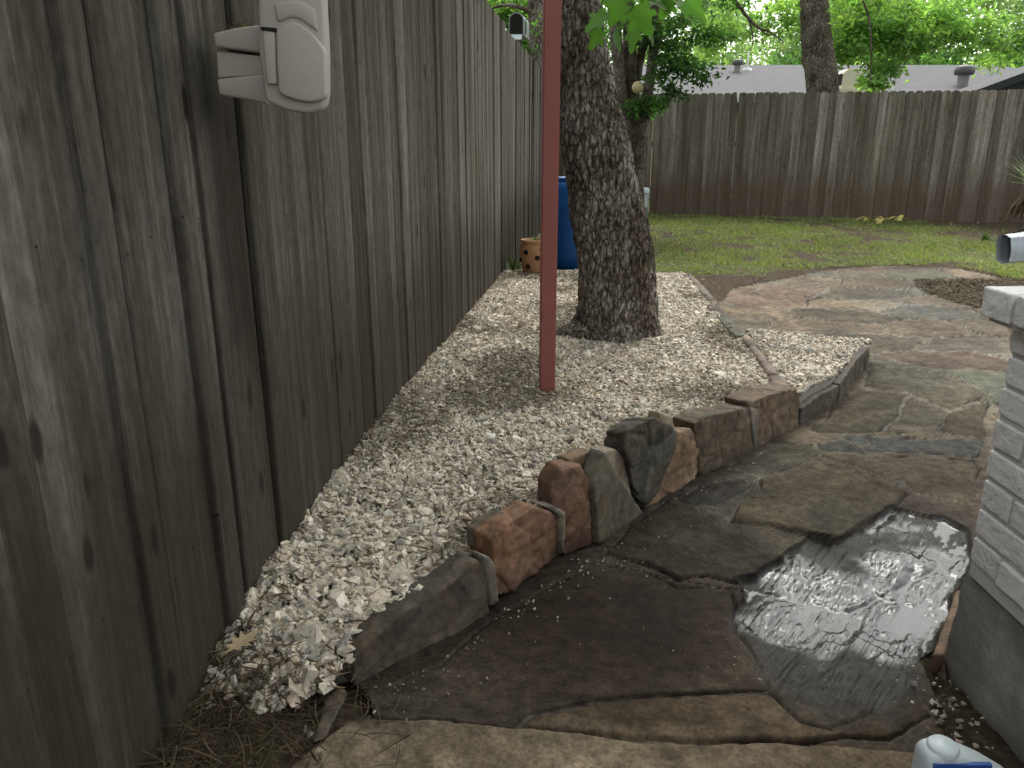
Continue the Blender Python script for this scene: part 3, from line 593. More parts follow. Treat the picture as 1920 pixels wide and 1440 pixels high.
estone('squared warm brown block at the start of the low dark slabs', (1416,844), (1500,802), [(1422,841),(1498,804),(1500,742),(1494,728),(1444,739),(1404,755)], .12, (.17,.12,.075), 0, .0, seed=11, amp=.007)
estone('low dark slate slab, first beyond the warm brown block', (1498,802), (1571,762), [(1500,804),(1571,763),(1573,722),(1535,742),(1502,766)], .055, (.10,.095,.082), 0, .0, seed=13, amp=.003)
estone('low dark slate slab, farther of the two beside the small bed', (1571,762), (1627,695), [(1573,762),(1600,737),(1627,697),(1630,650),(1609,672),(1575,720)], .07, (.105,.095,.075), 0, .0, seed=14, amp=.004)
for A, B, px, sd_, lb in [((915,1150),(940,1135),[(921,1138),(935,1128),(928,1062),(918,1046),(902,1040),(908,1058)], 20, 'pale grey mortar strip beside the near long slab'),
                     ((1405,850),(1425,840),[(1414,845),(1422,840),(1420,768),(1405,763)], 21, 'pale mortar strip between the dark brown and warm brown blocks'),
                     ((1200,965),(1225,945),[(1208,955),(1222,940),(1252,880),(1244,880),(1216,925)], 22, 'slanting mortar seam between dark boulder and mottled stone'),
                     ((1040,1060),(1060,1050),[(1052,1040),(1059,1036),(1058,960),(1040,948),(1010,946),(1040,962),(1050,972)], 23, 'mortar lip on top of the orange brown stone')]:
    estone(lb, A, B, px, .05, (.22,.205,.175), 0, 0, seed=sd_, amp=.003, fo=-.004, vox=.006, name='mortar_joint', cat='mortar', group=MG)
def flatstone(label, px, z0, zt, color, seed, name='edging_stone', group='flat stones edging the far side of the bed'):
    top = [atz(a, b, zt) for a, b in px]; bot = [np.array([p[0], p[1], z0]) for p in top]
    return rock(name, label, bot, top, color, seed=seed, vox=.012, amp=.005, group=group)
flatstone('long pale edging stone at the far corner of the bed', [(1286,512),(1298,512),(1348,566),(1336,572)], -.02, .165, (.2,.175,.135), 31)
flatstone('dark soil stained edging stone below the pale far one', [(1320,570),(1348,568),(1362,592),(1340,590)], -.02, .16, (.09,.07,.055), 32)
flatstone('greenish mossy edging stone inside the gravel', [(1340,592),(1366,590),(1398,628),(1378,630)], -.02, .168, (.10,.12,.085), 33)
flatstone('pinkish thin edging stone dividing the two gravel beds', [(1390,628),(1404,626),(1462,700),(1442,700)], -.02, .165, (.24,.19,.17), 34)
flatstone('buff edging stone ending behind the warm brown block', [(1440,702),(1466,702),(1490,732),(1456,738)], -.02, .165, (.22,.17,.14), 35)
flatstone('thin dark stone closing the back of the small bed', [(1496,634),(1500,640),(1606,652),(1612,643)], -.02, .135, (.11,.085,.065), 36)
flatstone('small grey cap at the right tip of the small bed', [(1612,641),(1610,652),(1630,656),(1634,643)], -.02, .145, (.2,.18,.15), 37)
# brown slab wedged by the foundation, loose flat stone in the dirt corner
A, B = atz(1742,1258,0), atz(1786,1140,0)
rock('loose_slab', 'reddish brown slab standing on edge against the concrete foundation', [A+[0,0,-.01], B+[0,0,-.01], B+[0,0,.06], A+[-.0,0,.045]], [A+[.03,-.0,-.01], B+[.03,0,-.01], B+[.03,0,.06], A+[.03,0,.045]], (.20,.115,.07), seed=41, amp=.003, cat='stone slab', group=None, vox=.006)
q = [(585,1395),(612,1310),(640,1290),(652,1300),(630,1345),(610,1385)]
rock('loose_slab', 'flat grey brown stone shard lying in the dirt corner', [atz(a,b,.0) for a,b in q], [atz(a,b,.03) for a,b in q], (.13,.105,.08), seed=42, amp=.003, cat='stone slab', group=None, vox=.006)
# ------------------------------------------------------------------ left fence (board on board)
def picket_fence_left():
    root = empty('wooden_fence', (fx(1.), 1., 0), 'tall grey weathered board fence running along the left side', 'fence')
    dv = np.array([FK, 1.]); dv /= np.linalg.norm(dv); nv = np.array([dv[1], -dv[0]])     # nv points to the yard (+x)
    mb = MB(); rr = random.Random(4); y = -.6; k = 0
    S = 26
    while y < 13.2:
        wv = rr.choice([.045, .065, .085, .10]) if y < 2.0 else rr.choice([.06, .085, .12, .14])
        front = (k % 2 == 0)
        front = rr.random() < .5
        if abs(y-1.86) < .05: setb = -.03; wv = .08
        elif y > 1.86: setb = (-.008 if front else -.019)+rr.uniform(-.002, .002)
        else: setb = (.006 if front else -.013)+rr.uniform(-.003, .003)
        w = wv+(.03 if not front else -.001)+(.05 if 1.72 < y < 2.0 and setb < -.005 else 0); zt = 2.13+rr.uniform(-.012, .012) if y < 6.75 else 2.10+rr.uniform(-.01, .01); zb = -.02 if y < 3 else .05
        prof = [(-.5, -.018), (-.5, -.004), (-.46, 0.), (-.2, .0015), (0, .002), (.2, .0015), (.46, 0.), (.5, -.004), (.5, -.018)]
        cup = rr.uniform(-.003, .004); tw = rr.uniform(-.01, .01); tl = rr.uniform(-.004, .004); zs = np.linspace(zb, zt, S+1); V = []
        sd_ = k*3.1
        wl_ = vnoise(np.stack([zs*2.2, zs*0+sd_, zs*0], 1), 3)*.0035; wr_ = vnoise(np.stack([zs*2.2, zs*0+sd_, zs*0+5], 1), 4)*.0035
        for i_, zz in enumerate(zs):
            for a, h in prof:
                off = (a*w)+1.3*(wl_[i_] if a < 0 else wr_[i_])+tl*(zz-1); hh_ = h+setb+cup*(1-4*a*a)+tw*a*(zz-1)*.5
                V.append((fx(y)+dv[0]*off+nv[0]*hh_, y+wv/2+dv[1]*off+nv[1]*hh_, zz))
        n = len(prof); i = np.arange(S)[:, None]*n; j = np.arange(n)[None]; j2 = (j+1) % n
        mb.add(V, np.stack([i+j, i+j2, i+n+j2, i+n+j], -1).reshape(-1, 4), rr.random())
        capn = mb.n-n; mb.f.append(np.array([[capn+q for q in range(n)]]))
        y += wv; k += 1
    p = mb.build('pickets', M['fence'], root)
    mb = MB()
    for z0 in (.35, 1.05, 1.8):
        a = np.array([fx(-.6), -.6]); b = np.array([fx(13.1), 13.1]); o1 = nv*-.05; o2 = nv*-.09
        mb.prism([(*(a+o1), z0), (*(b+o1), z0), (*(b+o2), z0), (*(a+o2), z0)], [(*(a+o1), z0+.09), (*(b+o1), z0+.09), (*(b+o2), z0+.09), (*(a+o2), z0+.09)])
    mb.build('rail', M['rail'], root)
    for yy in (.2, 2.6, 5.0, 7.4, 9.8, 12.2):
        mb = MB(); cx = fx(yy)-.14; mb.box((cx-.045, yy-.045, -.1), (cx+.045, yy+.045, 2.05)); mb.build('post', M['rail'], root)
    mb = MB()     # board backing strip hides the yard beyond, as the rear layer of boards does
    a = np.array([fx(-.6), -.6]); b = np.array([fx(13.1), 13.1]); o1 = nv*-.100; o2 = nv*-.112
    mb.prism([(*(a+o1), 0), (*(b+o1), 0), (*(b+o2), 0), (*(a+o2), 0)], [(*(a+o1), 2.05), (*(b+o1), 2.05), (*(b+o2), 2.05), (*(a+o2), 2.05)]); mb.build('rear_boards', M['rail'], root)
picket_fence_left()
def far_fence():
    A = np.array([.62, 13.22]); B = np.array([10.5, 10.75]); L = np.linalg.norm(B-A); dv = (B-A)/L; nv = np.array([dv[1], -dv[0]])
    if nv[1] > 0: nv = -nv
    root = empty('wooden_fence', (*A, .1), 'grey dog eared picket fence closing the back of the lawn', 'fence')
    mb = MB(); rr = random.Random(9); s = 0; k = 0
    gaps = {}
    def px_to_s(px): P = onplane(px, 250, A, B); return float((P[:2]-A) @ dv)
    slits = [px_to_s(v) for v in (1202, 1213, 1576, 1594, 1760)]
    while s < L:
        w = rr.uniform(.112, .122); g = rr.choice([-.002, -.001, .0])
        for t_ in slits:
            if abs(s+w/2-t_) < .06: g = .009
        big = any(abs(s+w/2-px_to_s(v)) < .07 for v in (1369,))
        x0, x1 = s, s+w; off = rr.uniform(-.004, .004); off = off if k % 2 else off-.006; zt = 1.955+rr.uniform(-.006, .006)-.008*s*.5; zb = .04; e = .022+rr.uniform(0, .01)
        tl = rr.uniform(-.004, .004)
        out = [(x0, zb), (x1, zb), (x1+tl, zt-e), (x1-e*.5+tl, zt-e*.25), (x1-e*1.3+tl, zt), (x0+e*1.3+tl, zt), (x0+e*.5+tl, zt-e*.25), (x0+tl, zt-e)]
        if big: out[2] = (x1-.012, zt-.12); out[3] = (x1-.03, zt-.05)
        f = [(*(A+dv*a+nv*(.01+off)), z) for a, z in out]; b = [(*(A+dv*a+nv*(-.008+off)), z) for a, z in out]
        mb.prism(f, b, rr.random()); s += w+g; k += 1
    mb.build('pickets', M['farfence'], root)
    for z0 in (.45, 1.15, 1.68):
        mb = MB(); o1 = nv*-.014; o2 = nv*-.05
        mb.prism([(*(A+o1), z0), (*(B+o1), z0), (*(B+o2), z0), (*(A+o2), z0)], [(*(A+o1), z0+.085), (*(B+o1), z0+.085), (*(B+o2), z0+.085), (*(A+o2), z0+.085)]); mb.build('rail', M['rail'], root)
    for s in np.arange(1.2, L, 2.4):
        c = A+dv*s-nv*.1; mb = MB(); mb.box((c[0]-.045, c[1]-.045, -.1), (c[0]+.045, c[1]+.045, 1.85)); mb.build('post', M['rail'], root)
far_fence()
# ------------------------------------------------------------------ brick wall with cap and concrete footing
def brick_wall():
    X0, Y1, zb, zc = 1.028, 1.55, .30, .855
    root = empty('brick_wall', (X0, Y1, 0), 'low wall of painted grey white bricks on a concrete footing', 'wall')
    mb = MB(); rr = random.Random(2); BL, BH, J = .2, .0575, .0105; T = .30
    def brick(lo, hi):
        c = [rr.uniform(-.0025, .0025) for _ in range(3)]; r_ = .0045; x0, y0, z0 = lo; x1, y1, z1 = hi
        x0 += c[0]; x1 += c[0]; z0 += c[1]*.5; z1 += c[1]*.5; y0 += c[2]; y1 += c[2]
        bm = bmesh.new(); bmesh.ops.create_cube(bm, size=1)
        for v in bm.verts: v.co = Vector(((x0+x1)/2+v.co.x*(x1-x0), (y0+y1)/2+v.co.y*(y1-y0), (z0+z1)/2+v.co.z*(z1-z0)))
        bmesh.ops.bevel(bm, geom=bm.edges[:], offset=r_*1.6, segments=3, affect='EDGES', profile=.6)
        bmesh.ops.subdivide_edges(bm, edges=[e for e in bm.edges if e.calc_length() > .03], cuts=5, use_grid_fill=True)
        bmesh.ops.triangulate(bm, faces=bm.faces[:]); bm.verts.index_update(); V = np.array([v.co[:] for v in bm.verts]); F = np.array([[v.index for v in f.verts] for f in bm.faces]); bm.free()
        ctr = np.array([(x0+x1)/2, (y0+y1)/2, (z0+z1)/2]); V = V+(V-ctr)/(np.linalg.norm(V-ctr, axis=1)[:, None]+1e-6)*(fbm(V*45, 3, 5)*.0022)[:, None]
        mb.add(V, F, rr.random())
    nc = 8; ch = (zc-zb)/nc
    for k in range(nc):
        z0 = zb+k*ch+J/2; z1 = zb+(k+1)*ch-J/2; lean = .0
        y = Y1; first = True
        L0 = BL if k % 2 else BL/2-J/2
        while y > -.6:
            L = L0 if first else BL; first = False
            brick((X0, y-L, z0), (X0+.095, y, z1))
            if y == Y1:
                xx = X0+.095+J
                while xx < X0+T+.6: brick((xx, Y1-.095, z0), (xx+BL*.95, Y1, z1)); xx += BL
            y -= L+J
    mb.build('bricks', M['brick'], root)
    mb = MB(); mb.box((X0+.006, -.6, zb-.03), (X0+.09, Y1-.006, zc+.02)); mb.box((X0+.09, Y1-.09, zb-.03), (X0+T+.6, Y1-.0062, zc+.0195)); mb.build('mortar_bed', M['brickjoint'], root)
    mb = MB(); y = Y1+.03
    while y > -.6: brick((.972, y-.095, .861), (.972+.2, y, .922)); brick((.972+.21, y-.095, .861), (.972+.41, y, .922)); y -= .105
    mb.build('cap_bricks', M['brick'], root)
    mb = MB(); mb.box((.985, -.6, .852), (1.36, Y1+.015, .914)); mb.build('cap_mortar', M['brickjoint'], root)
    # footing with a bulging uneven face
    ny, nz = 90, 22; Vs = []
    for i_ in range(ny+1):
        for j_ in range(nz+1):
            t_ = j_/nz; z_ = -.05+t_*(zb+.055-(-.05))
            if i_ <= 64: yy = -.6+(Y1+.012+.6)*i_/64; xx = X0+.022; nx_, ny_ = -1, 0
            else: yy = Y1+.012; xx = X0+.022+(i_-64)/26*.9; nx_, ny_ = 0, 1
            Vs.append((xx, yy, z_, nx_, ny_, t_))
    Vs = np.array(Vs); dsp = .012*fbm(Vs[:, :3]*5, 4, 3)+.003*fbm(Vs[:, :3]*30, 3, 4)+.014*np.sin(Vs[:, 5]*3.1)+.012*(1-Vs[:, 5])-.022*sstep(.9, 1., Vs[:, 5])
    zt_ = np.where(Vs[:, 5] > .99, .018*vnoise(np.stack([Vs[:, 1]*14, Vs[:, 0]*14, Vs[:, 0]*0], 1), 6), 0)
    V = np.stack([Vs[:, 0]+Vs[:, 3]*dsp, Vs[:, 1]+Vs[:, 4]*dsp, Vs[:, 2]+zt_], 1)
    i = np.arange(ny)[:, None]*(nz+1); j = np.arange(nz)[None]; F = np.stack([i+j, i+nz+1+j, i+nz+2+j, i+j+1], -1).reshape(-1, 4)
    npmesh('footing', V, F, M['concrete'], root, True)
brick_wall()
# mortar droppings hanging over the footing
P = np.stack([RNG.uniform(1.008, 1.022, 26), RNG.uniform(1.2, 1.56, 26), RNG.normal(.300, .008, 26)], 1)
# ------------------------------------------------------------------ red pole
A = (.155, 3.28)
root = empty('red_pole', (*A, .1), 'slim square pole painted dull red standing in the gravel', 'pole')
bm = bmesh.new(); bmesh.ops.create_cube(bm, size=1)
for v in bm.verts: v.co = Vector((A[0]+v.co.x*.069, A[1]+v.co.y*.069, 1.255+v.co.z*2.45))
bmesh.ops.bevel(bm, geom=[e for e in bm.edges if abs(e.verts[0].co.z-e.verts[1].co.z) > 1], offset=.006, segments=3, affect='EDGES'); bmobj('post', bm, M['pole'], root)
mb = MB(); mb.box((A[0]-.05, A[1]-.05, 2.482), (A[0]+.05, A[1]+.05, 2.492)); mb.build('top_plate', M['pole'], root)
# ------------------------------------------------------------------ beige box on the left fence
def slab(px, Y0, Y1, name, mat, parent, bev=.008, seg=3, tap=1.):
    f = [aty(a, b, Y0) for a, b in px]; c = np.mean(f, 0); bm = bmesh.new()
    v0 = [bm.verts.new(p) for p in f]; v1 = [bm.verts.new((c[0]+(p[0]-c[0])*tap, Y1, c[2]+(p[2]-c[2])*tap)) for p in f]; n = len(f)
    bm.faces.new(v0); bm.faces.new(v1[::-1])
    for i in range(n): bm.faces.new((v0[i], v1[i], v1[(i+1) % n], v0[(i+1) % n]))
    bmesh.ops.recalc_face_normals(bm, faces=bm.faces[:])
    bmesh.ops.bevel(bm, geom=bm.edges[:], offset=bev, segments=seg, affect='EDGES', profile=.5, clamp_overlap=True)
    o = bmobj(name, bm, mat, parent, True)
    o.data.polygons.foreach_set('use_smooth', [True]*len(o.data.polygons))
    return o
root = empty('wall_box', tuple(aty(480, 120, 1.74)), 'beige moulded plastic housing fixed high on the left fence', 'plastic housing')
slab([(398,62),(440,52),(500,44),(500,100),(402,88)], 1.70, 1.84, 'bracket_top', M['plastic'], root, .006)
slab([(406,95),(500,106),(500,140),(408,146)], 1.715, 1.83, 'bracket_middle', M['plastic'], root, .003)
slab([(405,148),(500,138),(500,196),(470,188),(410,178)], 1.705, 1.84, 'bracket_bottom', M['plastic'], root, .006)
slab([(478,-190),(500,-210),(580,-200),(604,-60),(607,20),(611,90),(612,180),(606,206),(580,214),(545,210),(512,198),(496,190),(484,100)], 1.645, 1.70, 'shell', M['plastic'], root, .012, 4, .96)
slab([(516,58),(530,46),(546,40),(562,44),(582,58),(598,78),(609,94),(611,180),(604,188),(580,192),(555,188),(532,180),(521,172),(518,120)], 1.632, 1.66, 'front_panel', M['plastic'], root, .006, 4)
slab([(491,54),(515,56),(519,158),(500,158),(496,120)], 1.636, 1.66, 'latch', M['plastic'], root, .004, 3)
slab([(512,6),(560,0),(590,16),(596,60),(582,50),(563,36),(545,32),(520,42)], 1.6395, 1.66, 'upper_panel', M['plastic'], root, .005, 3)
slab([(489,50),(516,52),(517,57),(516,60),(489,56)], 1.6345, 1.66, 'seam', M['dark'], root, .0003, 1)
# debris on top of the bracket
P = np.array([aty(a, 50+random.uniform(-2, 3), random.uniform(1.73, 1.82)) for a in np.random.default_rng(1).uniform(425, 478, 40)])
tag(strips('leaf_debris', P, RNG.uniform(.008, .03, 40), RNG.uniform(.002, .006, 40), brown(40), M['straw'], None), 'little heap of dead leaves on the beige bracket', 'leaf litter', kind='stuff')
# ------------------------------------------------------------------ trees
def trunk_mesh(P, R, na, amp, seed, flare=None, plate=19.):
    V, F = tube(P, 1., na); n = na; m = len(P); c = np.repeat(np.asarray(P), n, 0); d = V-c; d /= np.linalg.norm(d, axis=1)[:, None]; Rr = np.repeat(np.asarray(R), n)
    ang = np.tile(np.arange(n)*2*np.pi/n, m)
    q = c+d*Rr[:, None]; pz_ = q*np.array([plate, plate, plate*.42]); pz_ = pz_+.5*np.stack([vnoise(q*9, seed), vnoise(q*9, seed+1), vnoise(q*9, seed+2)], 1)
    f1, f2, _ = worley(pz_, seed); e = sstep(.0, .28, f2-f1)
    dd = amp*(e-.6)+amp*.5*fbm(q*40, 3, seed+3)+amp*1.2*fbm(q*np.array([6, 6, 3.]), 3, seed+4)+amp*.5*(_-.5)
    if flare: Rr = Rr*(1+flare(q, ang))
    return c+d*(Rr+dd)[:, None], F
pts = [(1150,668,.62),(1158,600,.60),(1155,500,.5),(1138,400,.5),(1120,300,.5),(1102,200,.5),(1090,100,.5),(1082,0,.5)]
ctr = [aty(px, py, 4.4) for px, py, _ in pts]; ctr[0] = np.array([ctr[1][0]-.03, 4.4, .02])
top = ctr[-1]; ctr += [top+np.array([-.12, .05, .8]), top+np.array([-.25, .15, 1.8]), top+np.array([-.35, .3, 3.2])]
cur = bez(ctr, 46); zz_ = cur[:, 2]
Rk = np.interp(zz_, [0., .14, .25, .4, .83, 1.11, 1.65, 1.91, 2.7, 3.7, 5.1], [.30, .262, .222, .21, .202, .190, .137, .098, .095, .08, .05])
Rk = np.interp(zz_, [0., .14, .25, .4, .83, 1.11, 1.4, 1.65, 1.91, 2.7, 3.7, 5.1], [.30, .262, .222, .213, .200, .184, .158, .130, .100, .11, .09, .05])
fl = lambda q, a: .38*np.exp(-np.clip(q[:, 2]-.12, 0, 9)/.08)*(np.clip(np.cos(a*2.5+1.), 0, 1)+.4*np.cos(a*5))
Vt, Ft = trunk_mesh(cur, Rk, 200, .0105, 3, fl)
TREE = empty('leaning_tree', (.6, 4.4, .12), 'thick leaning tree with plated grey bark growing in the gravel', 'tree')
npmesh('trunk', Vt, Ft, M['bark'], TREE, True)
def leafcards(name, P, size, cols, mat, parent, asp=.5, droop=.4, kind=None):
    n = len(P); a = RNG.uniform(0, 2*np.pi, n); el = RNG.normal(-droop, .45, n); d = np.stack([np.cos(a)*np.cos(el), np.sin(a)*np.cos(el), np.sin(el)], 1)
    r = RNG.normal(0, 1, (n, 3)); s = np.cross(d, r); s /= np.linalg.norm(s, axis=1)[:, None]; nn = np.cross(d, s); S = np.asarray(size)[:, None]
    V = np.stack([P, P+d*S*.45+s*S*asp*.5+nn*S*.08, P+d*S, P+d*S*.45-s*S*asp*.5+nn*S*.08], 1).reshape(-1, 3); b = (np.arange(n)*4)[:, None]
    F = np.concatenate([b+np.array([0, 1, 2]), b+np.array([0, 2, 3])])
    o = npmesh(name, V, F, mat, parent, False, {'col': np.repeat(np.clip(cols, 0, 1), 4, 0)})
    if kind: o['kind'] = kind
    return o
GREEN = np.array([(.07,.14,.035), (.10,.19,.05), (.05,.11,.03), (.14,.24,.07), (.08,.16,.055)])
def clumps(cs, per, spread, rng, flat=.6, bright=1., pal=GREEN):
    P = []; K = []
    for c in cs:
        n = int(per*rng.uniform(.6, 1.4)); s = spread*rng.uniform(.6, 1.3); q = rng.normal(0, 1, (n, 3))*[s, s, s*flat]; P.append(np.array(c)+q)
        b = pal[rng.integers(0, len(pal))]*rng.uniform(.7, 1.35)*bright; K.append(b*rng.uniform(.75, 1.3, (n, 1)))
    return np.concatenate(P), np.concatenate(K)
# lobed leaves on the sucker shoot in front of the leaning tree
def lobed(c, d, up, L, V, F, K, col):
    d = d/np.linalg.norm(d); s = np.cross(d, up); s /= np.linalg.norm(s); n = np.cross(s, d)
    out = [(0, 0), (.10, .22), (.02, .42), (.22, .40), (.30, .30), (.42, .50), (.58, .52), (.55, .30), (.70, .20), (.86, .18), (1., 0)]
    out = out+[(a, -b) for a, b in out[-2:0:-1]]; b0 = len(V)
    V.append(c+d*L*.35-n*L*.02); K.append(col*1.1)
    for a, b in out: V.append(c+d*L*a+s*L*b+n*L*(.12*abs(b)-.14*a*a)); K.append(col)
    m = len(out)
    for i in range(m): F.append((b0, b0+1+i, b0+1+(i+1) % m))
V, F, K = [], [], []; rr = np.random.default_rng(12)
spec = [(1150,30,-.6,-.9,.16),(1120,55,-1,-.6,.16),(1170,40,.5,-1,.18),(1105,80,-.4,-1,.14),(1190,70,.6,-1,.15),(1165,75,.1,-1,.16),(1225,10,.3,-.9,.13),(1245,30,.7,-.9,.16),(1262,30,.9,-.8,.14),(1235,20,-.3,-1,.14),(1140,5,-.5,-.5,.15),(1200,5,-.3,-1,.14),(1280,45,.8,-.9,.11),(1185,25,.9,-.4,.15),(1130,90,.4,-.8,.12)]
for px, py, dx, dz, L in spec:
    c = aty(px, py-22, rr.uniform(3.7, 3.95)); lobed(c+np.array([.05, 0, .02]), np.array([dx, rr.uniform(-.7, .4), dz]), np.array([rr.uniform(-1, 1), -.8, rr.uniform(-.2, .9)]), L*.82, V, F, K, np.array((.075, .17, .035))*rr.uniform(.75, 1.4))
npmesh('leaves', V, np.array(F), M['leaf'], TREE, False, {'col': np.array(K)})
mb = MB()
for px in [[(1112,-60),(1150,-20),(1170,30),(1172,60)], [(1112,-60),(1180,-40),(1230,-10),(1250,25)], [(1112,-60),(1130,-20),(1122,40)]]:
    v, f = tube(bez([aty(a, b, 4.35 if i == 0 else 3.9) for i, (a, b) in enumerate(px)], 6), .004, 5); mb.add(v, f)
mb.build('shoot', M['bark2'], TREE, True)
rr = np.random.default_rng(21)
cs = [(abs(rr.normal(0, 2.2))-.2, rr.normal(3.8, 2.2), rr.uniform(3.6, 6.2)) for _ in range(180)]  # added out-of-view crown, spread wide to shade the near patio
P, K = clumps(cs, 110, .32, rr, .5); leafcards('crown', P, rr.uniform(.09, .15, len(P)), K, M['leaf'], TREE)  # added out-of-view crown that shades the near patio
mb = MB()
for e in [(-1.4, 4.6, 4.8), (1.2, 5.2, 5.2), (.2, 6.4, 5.4), (-.6, 3.8, 5.2)]: v, f = tube(bez([(.05, 4.6, 3.3), (.05+.5*(e[0]), (4.6+e[1])/2, 4.2), e], 8), np.linspace(.06, .015, 17), 8); mb.add(v, f)
mb.build('limb', M['bark'], TREE, True)
# multi-stemmed tree near the back fence
TW = 'multi_stem_tree'
T2 = empty(TW, tuple(atz(1195, 400, .12)), 'slender multi stemmed tree behind the leaning trunk by the back fence', 'tree')
Y2 = 10.6
def stem(px, r0, r1, parent, mat, name='stem', Y=None, amp=.004):
    c = bez([aty(a, b, (Y or Y2)+dy) for a, b, dy in px], 14); R = np.linspace(r0, r1, len(c)); v, f = trunk_mesh(c, R, 20, amp, 7, None, 8.)
    return npmesh(name, v, f, mat, parent, True)
stem([(1183,404,0),(1178,300,0),(1168,200,0),(1158,100,0),(1150,0,0),(1145,-150,0)], .085, .07, T2, M['bark2'])
stem([(1190,404,.1),(1186,300,.1),(1183,180,.1),(1180,60,.1),(1172,-60,.1)], .10, .075, T2, M['bark2'])
stem([(1196,404,-.1),(1200,290,-.1),(1212,190,-.1),(1224,110,-.1),(1232,0,-.1),(1234,-100,-.1)], .075, .06, T2, M['bark2'])
stem([(1188,260,.2),(1190,180,.2),(1200,110,.2),(1218,50,.2),(1240,-40,.2)], .07, .05, T2, M['bark2'])
stem([(1228,30,-.1),(1255,8,-.1),(1290,5,-.1),(1330,-15,-.1)], .03, .015, T2, M['bark2'], 'branch')
rr = np.random.default_rng(31)
DK = np.array([(.03,.07,.02), (.045,.10,.025), (.06,.13,.035), (.035,.08,.03)])
def pxcl(L, Y, jit, rr):
    out = []
    for a, b, k, s in L:
        for _ in range(k): out.append(aty(a+rr.normal(0, s), b+rr.normal(0, s*.6), Y+rr.normal(0, jit)))
    return out
cs = pxcl([(1225,190,7,14),(1262,172,3,8),(1205,205,4,10),(1240,150,2,8),(1270,130,4,14),(1300,120,5,12),(1250,80,7,18),(1330,60,6,22),(1290,40,7,25),(1180,20,6,20),(1215,60,8,16),(1255,110,5,10),(1310,150,2,5)], Y2-.2, .25, rr)
P, K = clumps(cs, 55, .09, rr, .5, 1., DK)
cs2 = [(rr.normal(2.0, 1.1), rr.normal(10.6, 1.0), rr.uniform(2.7, 5.)) for _ in range(45)]; P2, K2 = clumps(cs2, 110, .25, rr, .55, 1., DK*1.2)
leafcards('crown', np.vstack([P, P2]), rr.uniform(.05, .1, len(P)+len(P2)), np.vstack([K, K2]), M['leaf'], T2, .42)
# tree with the bare trunk behind the back fence
T3 = empty('shade_tree', (4.8, 13.9, 0), 'grey trunked tree rising just behind the back fence', 'tree')
c = bez([aty(a, b, 13.9) for a, b in [(1545,400),(1541,250),(1541,170),(1538,120),(1530,60),(1528,20),(1520,-60),(1500,-180)]], 22); R = np.interp(np.arange(len(c))/len(c), [0, .3, .45, .55, .8, 1], [.30, .26, .24, .235, .22, .18])
v, f = trunk_mesh(c, R, 60, .012, 17, lambda q, a: .35*np.exp(-((q[:, 2]-2.55)/.14)**2)*np.clip(np.cos(a-math.pi), 0, 1), 8.); npmesh('trunk', v, f, M['bark'], T3, True)
stem([(1600,-40,0),(1625,20,0),(1632,60,0),(1634,120,0),(1630,160,0)], .02, .008, T3, M['bark2'], 'branch', 13.2, .001)
stem([(1340,-30,0),(1380,5,0),(1400,30,0),(1422,52,0),(1445,60,0),(1470,80,0)], .035, .008, T3, M['bark2'], 'branch', 12.6, .001)
stem([(1400,30,0),(1408,50,0),(1412,75,0),(1408,95,0)], .015, .006, T3, M['bark2'], 'branch', 12.6, .001)
LT = np.array([(.17,.29,.10), (.21,.34,.12), (.14,.24,.09), (.25,.37,.13), (.18,.28,.12)])
cs = pxcl([(1800,60,10,40),(1870,40,12,40),(1890,90,6,20),(1620,60,26,30),(1600,20,16,30),(1680,70,14,20),(1650,20,18,40),(1700,30,10,25),(1560,100,5,12),(1650,130,7,8),(1645,155,5,7),(1700,95,8,12),(1600,85,5,12),(1740,40,6,25),(1760,15,7,30),(1480,15,8,25),(1450,40,6,30),(1345,60,8,25),(1370,20,8,30),(1330,95,3,8)], 14.6, .35, rr)
P, K = clumps(cs, 75, .14, rr, .55, 1.05, LT)
cs2 = [(rr.normal(4.8, 2.4), rr.normal(13.6, 1.4), rr.uniform(3.6, 6.5)) for _ in range(60)]; P2, K2 = clumps(cs2, 90, .35, rr, .55, 1., LT)
leafcards('crown', np.vstack([P, P2]), rr.uniform(.08, .15, len(P)+len(P2)), np.vstack([K, K2]), M['leaf'], T3, .4)
# tree behind the left fence by the mailbox
T4 = empty('roadside_tree', (.1, 11, 0), 'leafy tree behind the left fence near the mailbox', 'tree')
stem([(1030,420,0),(1020,200,0),(1008,100,0),(1004,30,0),(1002,-80,0)], .16, .11, T4, M['bark'], 'trunk', 13.5, .01)
stem([(1003,25,0),(975,14,0),(950,10,0),(925,14,0)], .035, .02, T4, M['bark2'], 'branch', 13.4, .002)
P, K = clumps(pxcl([(960,15,20,22),(990,60,16,18),(1000,100,14,14),(975,95,10,14),(940,5,12,18),(1010,20,8,15),(1005,130,6,8)], 14.6, .5, rr), 80, .15, rr, .6, 1., GREEN)
leafcards('crown', P, rr.uniform(.07, .13, len(P)), K, M['leaf'], T4, .45)
